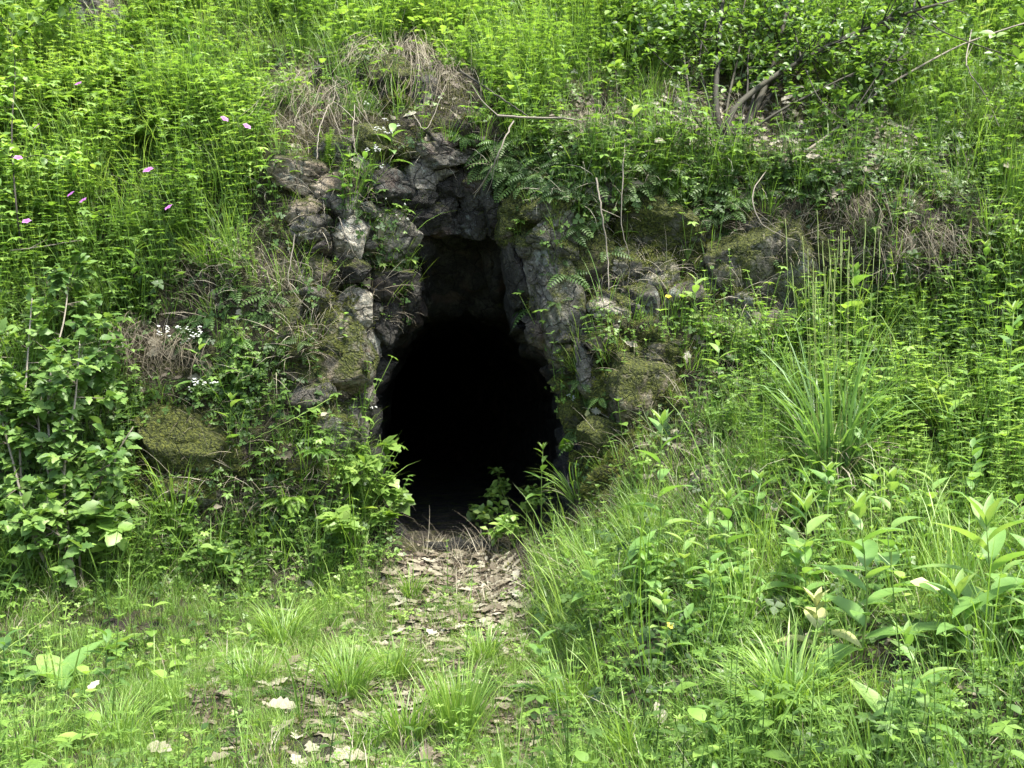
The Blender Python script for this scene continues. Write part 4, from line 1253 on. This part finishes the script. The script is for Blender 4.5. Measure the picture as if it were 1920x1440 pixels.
for k, (px, py, lb) in enumerate([(935, 262, 'dark strap fern just under the lying twig'), (1000, 285, 'dark strap fern over the mossy corner rock'), (1060, 300, 'dark strap fern left of the hanging stems'),
                                  (1130, 340, 'strap fern between the two hanging stems'), (1200, 370, 'strap fern right of the longer hanging stem'), (1040, 240, 'strap fern at the right end of the lying twig'),
                                  (1390, 370, 'strap fern at the foot of the many stemmed shrub'), (1330, 400, 'strap fern above the mossy brown boulder'), (450, 640, 'strap fern right of the white flowers on the left'),
                                  (490, 590, 'strap fern above the spear leaved plant on the left'), (420, 725, 'strap fern beside the lower white flowers'), (1090, 375, 'strap fern low on the mossy corner rock'),
                                  (1270, 330, 'strap fern at the ledge under the shrub'), (1160, 300, 'strap fern behind the hanging stems'), (870, 245, 'strap fern over the stones above the mouth')]):
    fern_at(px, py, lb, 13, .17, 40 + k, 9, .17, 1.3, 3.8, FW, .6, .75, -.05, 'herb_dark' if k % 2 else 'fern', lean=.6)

# heath-like tuft above the mouth
r = np.random.default_rng(9)
p, nn = base_frame(616, 300)
e = empty('heath_tuft', p + np.array([0, -.08, 0]), 'small bright green conifer like tuft between pale roots above the mouth', 'plant')
g = Geo()
for k in range(26):
    a = r.uniform(0, 6.3); rad = r.uniform(0, .05)
    h = r.uniform(.12, .26)
    q = np.array([math.cos(a) * rad, math.sin(a) * rad, 0])
    g.inst(herb_whorl(r, h, .02, .0022, 6, .012), zrots(np.array([a])), q[None], np.ones(1), np.array([.05]))
emit('sprigs', g, M['herb'], e)

# flowers
def flower_head(r, R, n=5):
    g = Geo()
    for k in range(n):
        a = k * 2 * math.pi / n
        g.inst(strip(1, [.12, .36, .48, .36, 0.08], .3, .1, 0, .0, .9), frames(np.array([[math.cos(a), math.sin(a), .25]]), (0, 0, 1)), np.zeros((1, 3)), np.array([R]))
    return g
for k, (px, py, lb) in enumerate([(147, 157, 'pink flower highest on the left, beneath the leafy twig'), (69, 237, 'pale pink flower near the left edge by the thin sapling'), (421, 223, 'pink flower right of the bright weeds, upper of two close ones'),
                    (463, 237, 'pink flower nearest the dead grass curtain'), (278, 319, 'brightest and largest pink flower in the middle of the left weeds'), (133, 364, 'pink flower, upper left of the close pair'),
                    (156, 376, 'pink flower, lower right of the close pair'), (316, 389, 'pink flower lowest and furthest right in the left weeds'), (34, 296, 'pink flower at the left edge beside the sapling stem'), (50, 415, 'small lilac flower lowest at the left edge')]):
    r = np.random.default_rng(300 + k)
    fp = at(px, py, .78)
    base, _ = S1(px + r.uniform(-10, 10), py + 75)
    e = empty('pink_flower', base, lb, 'flower', 'pink flowers on thin stems in the left weeds')
    c = smooth_line([(0, 0, 0), (fp - base) * .5 + r.normal(0, .01, 3), fp - base], 8)
    emit('stem', tube(c, .0013, .0009, 3, .5), M['stem'], e)
    R = .04 if 'largest' in lb else .031
    hd = Geo().inst(flower_head(r, R), zrots(np.array([r.uniform(0, 6)]), unit(np.array([[r.normal(0, .35), -.6, .75]])), 1.0), (fp - base)[None], np.ones(1))
    emit('petals', hd, M['pink'], e)

def white_cluster(px, py, n, rp, label, seed, off=.12, stemlen=.12, R=.006):
    r = np.random.default_rng(seed)
    c0 = at(px, py, off)
    base, _ = S1(px, py + stemlen / 7 * FPX)
    base = base.copy()
    e = empty('white_flower_plant', base, label, 'flower', 'small plants with white flower heads')
    gs, gf = Geo(), Geo()
    for k in range(n):
        q = c0 + np.array([r.normal(0, rp * 1.6), r.normal(0, rp * .8), r.normal(0, rp * 1.2)]) - base
        gs.merge(tube(smooth_line([(0, 0, 0), q * .6 + r.normal(0, .01, 3), q], 6), .0009, .0006, 3, .5))
        m = 6
        R_s = R * 1.25
        o = q + r.normal(0, R_s * 1.1, (m, 3))
        gf.inst(flower_head(r, 1, 4), zrots(r.uniform(0, 6, m), np.tile([0, -.6, .7], (m, 1)), .6), o, np.full(m, R_s))
    emit('stems', gs, M['stem'], e)
    emit('flower_heads', gf, M['white'], e)
white_cluster(322, 618, 11, .05, 'largest cluster of white flowers on the left bank above the brown roots', 1)
white_cluster(362, 628, 7, .035, 'white flowers just right of the largest cluster', 2)
white_cluster(378, 720, 6, .03, 'small white flowers below the largest cluster, near the strap ferns', 3)
white_cluster(652, 706, 7, .03, 'white flowers in front of the column stone left of the mouth', 4)
white_cluster(722, 240, 7, .03, 'white flowers on top of the mossy boulder above the mouth', 5, .3)
white_cluster(700, 285, 5, .03, 'sparse white flowers on the face of the mossy boulder', 6, .32)
white_cluster(238, 40, 16, .09, 'tall froth of white flowers at the upper left by the lichened rock', 7, .3)
white_cluster(280, 95, 10, .07, 'white flowers beside the yellow green fern at upper left', 8, .25)
white_cluster(760, 395, 7, .03, 'tiny white flowers on a trailing stem in front of the big purplish boulder', 9, .25, R=.0025)
white_cluster(1535, 590, 8, .03, 'tiny white flowers behind the tall grass clump', 10, .3, R=.005)
white_cluster(690, 760, 5, .02, 'few tiny white flowers at the left lip of the mouth', 11, .1, R=.004)
white_cluster(1066, 745, 6, .02, 'tiny white flowers at the right lip of the mouth', 12, .1, R=.004)
for k, (px, py, lb) in enumerate([(1772, 1038, 'yellow flower beside the rounded leaves on the right bank'), (1258, 1172, 'yellow flower right of the path by the slender plant'), (1253, 556, 'yellow flower in front of the pale pitted stone')]):
    r = np.random.default_rng(400 + k)
    fp = at(px, py, .12)
    base, _ = S1(px, py + 60)
    e = empty('yellow_flower', base, lb, 'flower', 'single yellow flowers on the right')
    emit('stem', tube(smooth_line([(0, 0, 0), (fp - base) * .5 + r.normal(0, .006, 3), fp - base], 6), .0013, .0009, 3, .5), M['stem'], e)
    emit('petals', Geo().inst(flower_head(r, .024), zrots(np.array([1.0]), np.array([[0, -.7, .6]]), .7), (fp - base)[None], np.ones(1)), M['yellow'], e)

# ------------------------------------------------------------------ shrubs
def leafy(G_, r, c, n, leafs, size, spread=.03, dt=0.0, flat=.5):
    """leaves along the outer part of a twig polyline"""
    k = len(c)
    i = np.clip((r.uniform(.25, 1, n) * (k - 1)), 0, k - 1.001)
    a = i.astype(int); f = (i - a)[:, None]
    p = c[a] * (1 - f) + c[a + 1] * f + r.normal(0, spread * .3, (n, 3))
    dd = unit(c[-1] - c[0])
    d = unit(r.normal(0, 1, (n, 3)) + dd * .5 + np.array([0, -.3, .1]))
    d[:, 2] *= flat
    which = r.integers(0, len(leafs), n)
    up = unit(np.array([0, -.35, 1.0])[None] + r.normal(0, .35, (n, 3)))
    R = frames(d, up)
    for j in range(len(leafs)):
        m = which == j
        G_.inst(leafs[j], R[m], p[m], size * r.uniform(.6, 1.25, m.sum()), r.uniform(-.25, .25, m.sum()) + dt)

lobleaf = [lobed(1, .36, 3, .4, .25, .45), lobed(1, .33, 2, .7, .3, .4), ovate(1, .33, .4)]
ovleaf = [ovate(1, .3, .4), ovate(1, .34, .8), diamond(1, .28, .3)]
mapleleaf = [palmate(1, 5, .36, 1.5), lobed(1, .45, 2, .5, .2, .4)]

def shrub(name, label, base, stems, mat, leafs, size, nt_, nl, seed, bark='bark', tw=.3, r0=.012, group=None, dt=0., flat=.5, cat='shrub', leafspread=.03):
    r = np.random.default_rng(seed)
    e = empty(name, base, label, cat, group)
    lv = Geo()
    for st in stems:
        pts = np.array([q for q in st[0]]) - base
        c = smooth_line(pts, 18)
        rr = st[1] * (1.4 if name == 'many_stemmed_shrub' else 1.3)
        tg = tube(c, rr, rr * .35, 6, r.uniform(.3, .8))
        L = np.linalg.norm(c[-1] - c[0])
        for k in range(int(nt_ * (st[2] if len(st) > 2 else 1))):
            s = r.uniform(.42 if name == 'many_stemmed_shrub' else .3, 1)
            i = min(int(s * 17), 16)
            q = c[i]
            d = unit(r.normal(0, 1, 3) + unit(c[-1] - c[0]) * .7)
            l = tw * r.uniform(.4, 1.1)
            tc = smooth_line([q, q + d * l * .5 + r.normal(0, .015, 3), q + d * l + np.array([0, 0, -.02])], 7)
            tg.merge(tube(tc, rr * .25 + .0008, .0007, 3, .5))
            leafy(lv, r, tc, nl, leafs, size, leafspread, dt + r.uniform(-.15, .15), flat)
        emit('stem', tg, M[bark], e)
    emit('foliage', lv, M[mat], e, smooth=True)
    return e

def W_(px, py, off):
    return at(px, py, off)
# left shrub: many stems rising from the foot of the bank
b0 = S1(140, 1110)[0]
stems = [
 ([b0, W_(115, 960, .35), W_(80, 850, .45), (W_(70, 760, .5))], .009, 1),
 ([b0 + np.array([.05, 0, 0]), W_(150, 1010, .35), W_(190, 900, .5), W_(250, 800, .55)], .008, 1.1),
 ([b0 + np.array([-.1, 0, 0]), W_(60, 1000, .4), W_(20, 850, .5), W_(-20, 700, .55)], .009, 1.2),
 ([b0, W_(120, 900, .5), W_(140, 760, .55), W_(150, 640, .5)], .009, 1.2),
 ([b0 + np.array([-.15, .05, 0]), W_(40, 900, .4), W_(50, 700, .45), W_(60, 560, .45)], .008, 1.2),
 ([b0 + np.array([-.25, 0, 0]), W_(-60, 950, .4), W_(-100, 750, .5), W_(-110, 600, .5)], .009, 1),
 ([b0 + np.array([-.05, .05, 0]), W_(120, 800, .4), W_(180, 700, .4), W_(230, 640, .35)], .007, .8),
 ([b0 + np.array([-.1, .05, 0]), W_(90, 760, .4), W_(120, 600, .35), W_(130, 520, .35)], .007, .7),
 ([b0, W_(130, 1030, .4), W_(90, 990, .6), W_(40, 980, .7)], .006, .8),
]
shrub('leafy_shrub', 'dense dark green shrub with lobed leaves filling the left edge', b0, stems, 'shrub', lobleaf, .082, 26, 14, 21, 'twig', .3, dt=.16)
# thin saplings at far left
b1 = S1(45, 500)[0]
shrub('sapling', 'thin dark sapling rising above the shrub at the left edge', b1, [([b1, W_(30, 380, .5), W_(22, 250, .6), W_(28, 120, .8), W_(10, 20, 1.0)], .006, 1.2), ([W_(28, 300, .55), W_(80, 290, .6), W_(130, 300, .65)], .003, .3)], 'herb', ovleaf, .075, 26, 9, 22, 'bark', .25, dt=.25)
b2 = S1(100, 130)[0]
shrub('sapling', 'bright leafy twig crossing the upper left corner', b2, [([b2, W_(60, 60, .8), W_(100, 10, 1.0), W_(180, -40, 1.1)], .004, 1.2), ([b2, W_(20, 60, .9), W_(-30, 0, 1.0)], .004, 1)], 'maple', ovleaf, .095, 16, 8, 23, 'bark', .25)
# many stemmed shrub at upper right
b3 = S1(1372, 268)[0]
def up(px, py, k): return W_(px, py, k + .12)
stems = [
 ([b3 + np.array([-.06, 0, 0]), up(1342, 190, .15), up(1348, 90, .45), up(1356, -20, .8), up(1360, -140, 1.1)], .021, 1.0),
 ([b3 + np.array([-.03, -.03, 0]), up(1372, 212, .2), up(1430, 158, .4), up(1505, 112, .6), up(1590, 68, .85), up(1700, 25, 1.05), up(1790, 0, 1.2)], .020, 1.6),
 ([b3 + np.array([.02, 0, 0]), up(1415, 205, .1), up(1448, 130, .3), up(1468, 50, .55), up(1490, -40, .8)], .023, 1.0),
 ([b3 + np.array([.0, .03, 0]), up(1440, 185, .1), up(1500, 110, .3), up(1545, 75, .45), up(1570, 20, .6)], .013, .8),
 ([b3 + np.array([-.1, 0, 0]), up(1300, 215, .15), up(1286, 130, .35), up(1268, 30, .6), up(1262, -60, .8)], .008, .8),
 ([b3 + np.array([.0, -.02, 0]), up(1400, 180, .3), up(1405, 90, .5), up(1440, 0, .8)], .007, .8),
 ([up(1503, 115, .62), up(1490, 60, .7), up(1468, 0, .9)], .007, .6),
 ([up(1510, 130, .6), up(1540, 190, .5), up(1600, 240, .3)], .004, .1),
 ([b3 + np.array([-.02, 0, 0]), up(1395, 240, .15), up(1430, 262, .12), up(1440, 290, .1)], .005, .0),
 ([up(1290, 150, .5), up(1220, 90, .6), up(1180, -10, .8)], .004, 1.0),
 ([up(1342, 120, .5), up(1300, 60, .7), up(1250, 20, .9)], .004, 1.0),
 ([b3 + np.array([.05, .02, 0]), up(1405, 215, .12), up(1425, 120, .35), (up(1452, 20, .6)), up(1460, -60, .8)], .010, .8),
 ([b3 + np.array([-.08, -.02, 0]), up(1330, 200, .15), up(1312, 110, .35), up(1325, 20, .6), up(1310, -70, .8)], .008, .8),
 ([b3 + np.array([.04, -.03, 0]), up(1440, 222, .2), up(1530, 172, .4), up(1620, 130, .6), up(1700, 110, .8)], .009, 1.2),
 ([b3 + np.array([-.05, .02, 0]), up(1365, 190, .1), up(1385, 100, .3), up(1395, 10, .5), up(1420, -60, .7)], .009, .8),
 ([b3 + np.array([.0, .04, 0]), up(1460, 150, .2), up(1560, 90, .5), up(1650, 60, .7), up(1760, 70, .9)], .007, 1.2),
 ([up(1712, 20, 1.05), up(1760, 55, 1.1), up(1820, 80, 1.1), up(1900, 105, 1.1), up(1960, 110, 1.1)], .005, .3),
 ([up(1716, -20, 1.0), up(1712, 20, 1.0), up(1690, 70, .9), up(1640, 150, .6), up(1600, 210, .3)], .008, .2),
]
shrub('many_stemmed_shrub', 'shrub with a fan of mossy brown stems on the upper right ledge', b3, stems, 'herb', ovleaf, .06, 36, 13, 24, 'bark', .42, dt=-.12)
b4 = S1(1205, 200)[0]
shrub('sapling', 'thin upright sapling left of the many stemmed shrub', b4, [([b4, up(1192, 120, .3), up(1187, 30, .6), up(1187, -80, .8)], .005, 1.3), ([b4 + np.array([-.15, 0, 0]), up(1150, 100, .4), up(1156, 0, .6)], .003, 1)], 'maple', ovleaf, .08, 24, 7, 25, 'bark', .22, dt=-.1)
b5 = S1(2050, 230)[0]
shrub('overhanging_twig', 'bright green leafy twig coming in at the upper right corner', b5, [([b5, W_(2000, 120, 1.2), W_(1920, 90, 1.6), W_(1870, 75, 1.7)], .004, .8), ([b5, W_(2000, 160, 1.2), W_(1925, 160, 1.6), W_(1880, 120, 1.7)], .003, .6), ([b5, W_(1990, 60, 1.2), W_(1900, 0, 1.6)], .003, .8)], 'maple', ovleaf, .1, 12, 7, 26, 'bark', .2, dt=.1)
# plants in the mouth
b6 = S1(690, 1015)[0]
shrub('bright_lobed_plant', 'bright yellow green plant with maple like leaves left in the mouth', b6, [([b6, W_(700, 940, .2), W_(718, 880, .3), W_(712, 815, .35)], .004, 1), ([b6, W_(680, 930, .25), W_(668, 870, .3), W_(655, 840, .3)], .003, .7), ([b6, W_(715, 960, .3), W_(735, 920, .35)], .003, .8), ([b6, W_(660, 970, .3), W_(630, 940, .35)], .003, .8)],
      'maple', mapleleaf, .12, 5, 5, 27, 'stem', .16, cat='plant', flat=.4)
b7 = S1(985, 1012)[0]
z7 = .15
shrub('small_leaved_bush', 'low dark bush with small round leaves right in the mouth', b7, [([b7, W_(955, 950, .45), W_(935, 905, .5), W_(937, 885, .5)], .003, 1), ([b7, W_(930, 975, .5), W_(880, 955, .55)], .003, 1), ([b7, W_(960, 985, .5), W_(905, 995, .55)], .003, .8), ([b7, W_(990, 940, .25), W_(1000, 930, .25)], .003, .8)],
      'herb', ovleaf, .068, 14, 8, 28, 'stem', .16, cat='plant', dt=.1)
b8 = S1(195, 1010)[0]
shrub('bramble_sprig', 'bramble sprig with rounded toothed leaves under the left shrub', b8, [([b8, W_(190, 970, .5), W_(215, 940, .6)], .003, 1), ([b8, W_(210, 990, .55), W_(245, 970, .6)], .003, 1)], 'herb', [ovate(1, .42, .3), lobed(1, .42, 4, .3, .2, .15)], .12, 5, 4, 29, 'stem', .14, cat='plant', dt=.05)
b9 = S1(400, 1090)[0]
shrub('small_leaved_bush', 'low sprig with pale oval leaves at the foot of the left bank', b9, [([b9, W_(390, 1050, .15), W_(380, 1020, .2)], .003, 1), ([b9, W_(420, 1060, .2), W_(430, 1030, .2)], .003, 1)], 'shrub', ovleaf, .08, 6, 5, 30, 'stem', .1, cat='plant', dt=.2)
ba = S1(120, 260)[0]
shrub('ferny_leaf_weed', 'bright weed with divided leaves standing above the left weeds', ba, [([ba, W_(130, 200, .3), W_(150, 100, .5)], .004, 1), ([ba, W_(180, 180, .3), W_(240, 120, .5)], .004, 1), ([ba, W_(220, 230, .3), W_(300, 170, .4)], .004, 1), ([ba, W_(250, 260, .3), W_(330, 220, .4)], .004, 1)], 'maple', [palmate(1, 7, .2, 2.4), lobed(1, .4, 4, .5, .2, .8)], .14, 12, 6, 31, 'stem', .22, cat='plant', dt=.0, flat=.35)

# ------------------------------------------------------------------ lying twigs, hanging stems
def twig(pts, r0, label, mat='twig', side=None, name='twig', cat='branch', seed=1):
    r = np.random.default_rng(seed)
    P = np.array([W_(q[0], q[1], q[2] * .85) for q in pts])
    base = P[0]
    e = empty(name, base, label, cat, 'dry twigs and hanging stems')
    c = smooth_line(P - base, 22) + r.normal(0, .0025, (22, 3))
    emit('main_stem', tube(c, r0, r0 * .5, 5, .6), M[mat], e, smooth=True)
    for s in side or []:
        q = np.array([W_(z[0], z[1], z[2] * .85) for z in s]) - base
        emit('side_twig', tube(smooth_line(q, 10), r0 * .5, r0 * .2, 4, .6), M[mat], e, smooth=True)
twig([(932, 217, .45), (1000, 221, .45), (1060, 222, .45), (1092, 228, .4)], .009, 'pale lichen spotted twig lying across the ledge above the mouth', side=[[(935, 218, .45), (905, 190, .45), (885, 160, .4)]], seed=1)
twig([(862, 132, .3), (915, 168, .35), (960, 198, .4), (992, 220, .42)], .010, 'brown stick sloping down to the lying twig', 'bark', seed=2)
twig([(962, 228, .45), (945, 262, .5), (928, 305, .5), (905, 345, .45), (888, 372, .4)], .006, 'pale forked twig hanging down over the stones of the mouth', side=[[(928, 305, .5), (922, 340, .48), (912, 365, .45)], [(925, 310, .5), (900, 350, .45), (885, 365, .4)], [(935, 290, .5), (930, 320, .48)]], seed=3)
twig([(1118, 335, .3), (1128, 400, .35), (1138, 470, .3), (1141, 545, .3)], .007, 'long straight brown stem hanging right of the mouth', side=[[(1128, 393, .35), (1150, 402, .35), (1163, 408, .33)]], seed=4)
twig([(1172, 262, .35), (1168, 330, .35), (1166, 420, .33), (1180, 480, .3)], .005, 'pale bending stem hanging beside the brown one', seed=5)
twig([(1445, 310, .2), (1412, 360, .25), (1425, 415, .25), (1460, 440, .22), (1495, 452, .2)], .005, 'curved pale twig hooking down over the right boulders', seed=6)
twig([(616, 196, .3), (600, 240, .35), (596, 270, .35), (594, 300, .3)], .005, 'white root hanging left of the small heath tuft', side=[[(616, 196, .3), (632, 235, .35), (640, 260, .35), (645, 275, .3)], [(640, 255, .35), (655, 262, .3)]], seed=7)
twig([(666, 196, .3), (662, 240, .35), (665, 275, .33), (672, 300, .3)], .004, 'straight white root hanging right of the small heath tuft', side=[[(668, 200, .3), (695, 235, .35), (716, 268, .35)]], seed=8)
twig([(1822, 55, 1.0), (1812, 110, 1.0), (1818, 135, .95), (1845, 175, .8), (1862, 210, .6), (1876, 243, .5)], .006, 'bleached crooked twig dangling at the upper right', side=[[(1812, 110, 1.0), (1826, 80, 1.0)]], seed=9)
twig([(1500, 292, .1), (1560, 248, .2), (1625, 190, .35), (1690, 145, .5), (1800, 85, .7), (1930, 40, .9)], .013, 'long fallen branch slanting across the upper right ledge', 'twig', side=[[(1625, 190, .35), (1665, 120, .5), (1700, 60, .7)], [(1690, 145, .5), (1690, 125, .55), (1705, 120, .55)]], seed=10)
twig([(20, 470, .3), (80, 462, .35), (155, 450, .3)], .005, 'thin dry twig lying across the left weeds', side=[[(55, 466, .33), (90, 448, .35)]], seed=11)
twig([(1665, 818, .2), (1667, 880, .15), (1664, 965, .02)], .005, 'pale upright dry stalk right of the tall grass clump', seed=12)
twig([(552, 440, .25), (545, 490, .3), (540, 525, .3), (560, 560, .25), (585, 583, .2)], .004, 'dry forked stalk in front of the left stones', side=[[(548, 488, .3), (585, 503, .3), (580, 540, .28)], [(545, 490, .3), (500, 500, .25), (470, 512, .2)]], seed=13)
twig([(635, 405, .3), (648, 440, .32), (665, 478, .3)], .004, 'short pale stalk leaning on the pale sunlit block', seed=14)
twig([(775, 215, .3), (800, 240, .3), (835, 160, .35)], .004, 'thin bent stick among the reddish dead stems', seed=15)
twig([(640, 735, .1), (560, 780, .3), (470, 825, .3)], .003, 'long straight green stalk slanting across the lower left rocks', 'stem', seed=16)
twig([(-20, 1240, .3), (60, 1180, .4), (125, 1118, .5)], .004, 'pale grass stalk slanting at the left edge below the shrub', 'stem', seed=17)

# ------------------------------------------------------------------ single fallen leaves
def leaf_on(px, py, L, label, mat='dead', yaw=0., off=.03, seed=1, n_lobes=3, dt=.2, tilt=.75):
    r = np.random.default_rng(seed)
    p, nn = S1(px, py)
    g = lobed(L, L * .3, n_lobes, r.uniform(-.4, .6), r.uniform(.0, .4), .35)
    v, f, t = g.arr()
    v = v + .05 * L * np.stack([0 * v[:, 0], 0 * v[:, 0], vnoise(v / L * 4 + r.uniform(0, 50, 3))], 1)
    g = Geo(v - np.array([L / 2, 0, 0]), f, t + dt)
    up = unit(nn * .5 + np.array([0, -.5, .6]) * tilt)
    o = emit('fallen_leaf', Geo().inst(g, zrots(np.array([yaw]), up[None], 1.0), np.zeros((1, 3)), np.ones(1)), M[mat], smooth=True)
    o.location = p + nn * off
    tag(o, label, 'leaf', 'large fallen leaves')
leaf_on(530, 1345, .14, 'pale green lobed oak leaf lying at the edge of the dark soil', 'dead', -.1, .03, 1, 4, .18)
leaf_on(1245, 1345, .10, 'long dry leaf hanging upright right of the path', 'dead', 1.6, .06, 2, 1, .2, 1.5)
leaf_on(1268, 1375, .09, 'yellowed leaf at the foot of the drooping tussock', 'yellow_leaf', .9, .05, 3, 1, .2, 1.4)
leaf_on(1415, 898, .10, 'curled pale oak leaf next to the flat pale stone', 'dead', .5, .03, 4, 3, .2)
leaf_on(1222, 290, .11, 'light brown oak leaf on the ledge under the shrub', 'dead', .6, .12, 5, 3, .1)
leaf_on(1520, 330, .13, 'large whitish oak leaf on the ledge right of the shrub', 'dead', -.2, .12, 6, 3, .1)
leaf_on(1475, 318, .10, 'brown oak leaf beside the large whitish one', 'dead', 1.2, .12, 7, 3, -.1)
leaf_on(1835, 250, .13, 'brown oak leaf high at the right in the weeds', 'dead', 1.1, .15, 8, 3, .0)
leaf_on(1880, 340, .13, 'curled brown leaf near the right edge on the ledge', 'dead', .4, .15, 9, 3, -.1)
leaf_on(660, 1425, .16, 'torn whitish dead leaf on the dark soil at the bottom', 'dead', .3, .02, 10, 3, .15)
leaf_on(300, 1425, .13, 'crumpled pale dead leaf at the bottom left', 'dead', -.5, .03, 11, 3, .15)
leaf_on(405, 945, .06, 'small orange brown leaf on the left bank below the lone plant', 'dead', .2, .1, 12, 1, .0)
leaf_on(585, 795, .06, 'yellow brown leaf caught on the left rocks', 'dead', 1.2, .2, 13, 1, .1)
leaf_on(1420, 1145, .11, 'dull brown oak leaf leaning in the right bank', 'dead', 1.4, .06, 14, 3, .0, 1.3)
leaf_on(1465, 1130, .09, 'light brown oak leaf above the dull brown one', 'dead', .3, .06, 15, 3, .3)
leaf_on(1735, 1185, .12, 'yellow withered leaf between the cupped plant and the sword leaved plant', 'yellow_leaf', -.5, .2, 16, 1, .2)
leaf_on(176, 1330, .08, 'small pale leaf standing in the grass left of the path', 'dead', 1.4, .06, 17, 2, .3, 1.4)
leaf_on(1110, 770, .07, 'small yellow leaf hanging at the right lip of the mouth', 'yellow_leaf', 1.3, .15, 18, 1, -.4, 1.4)

print('TRIS', sum(len(o.data.polygons) for o in bpy.data.objects if o.type == 'MESH'))
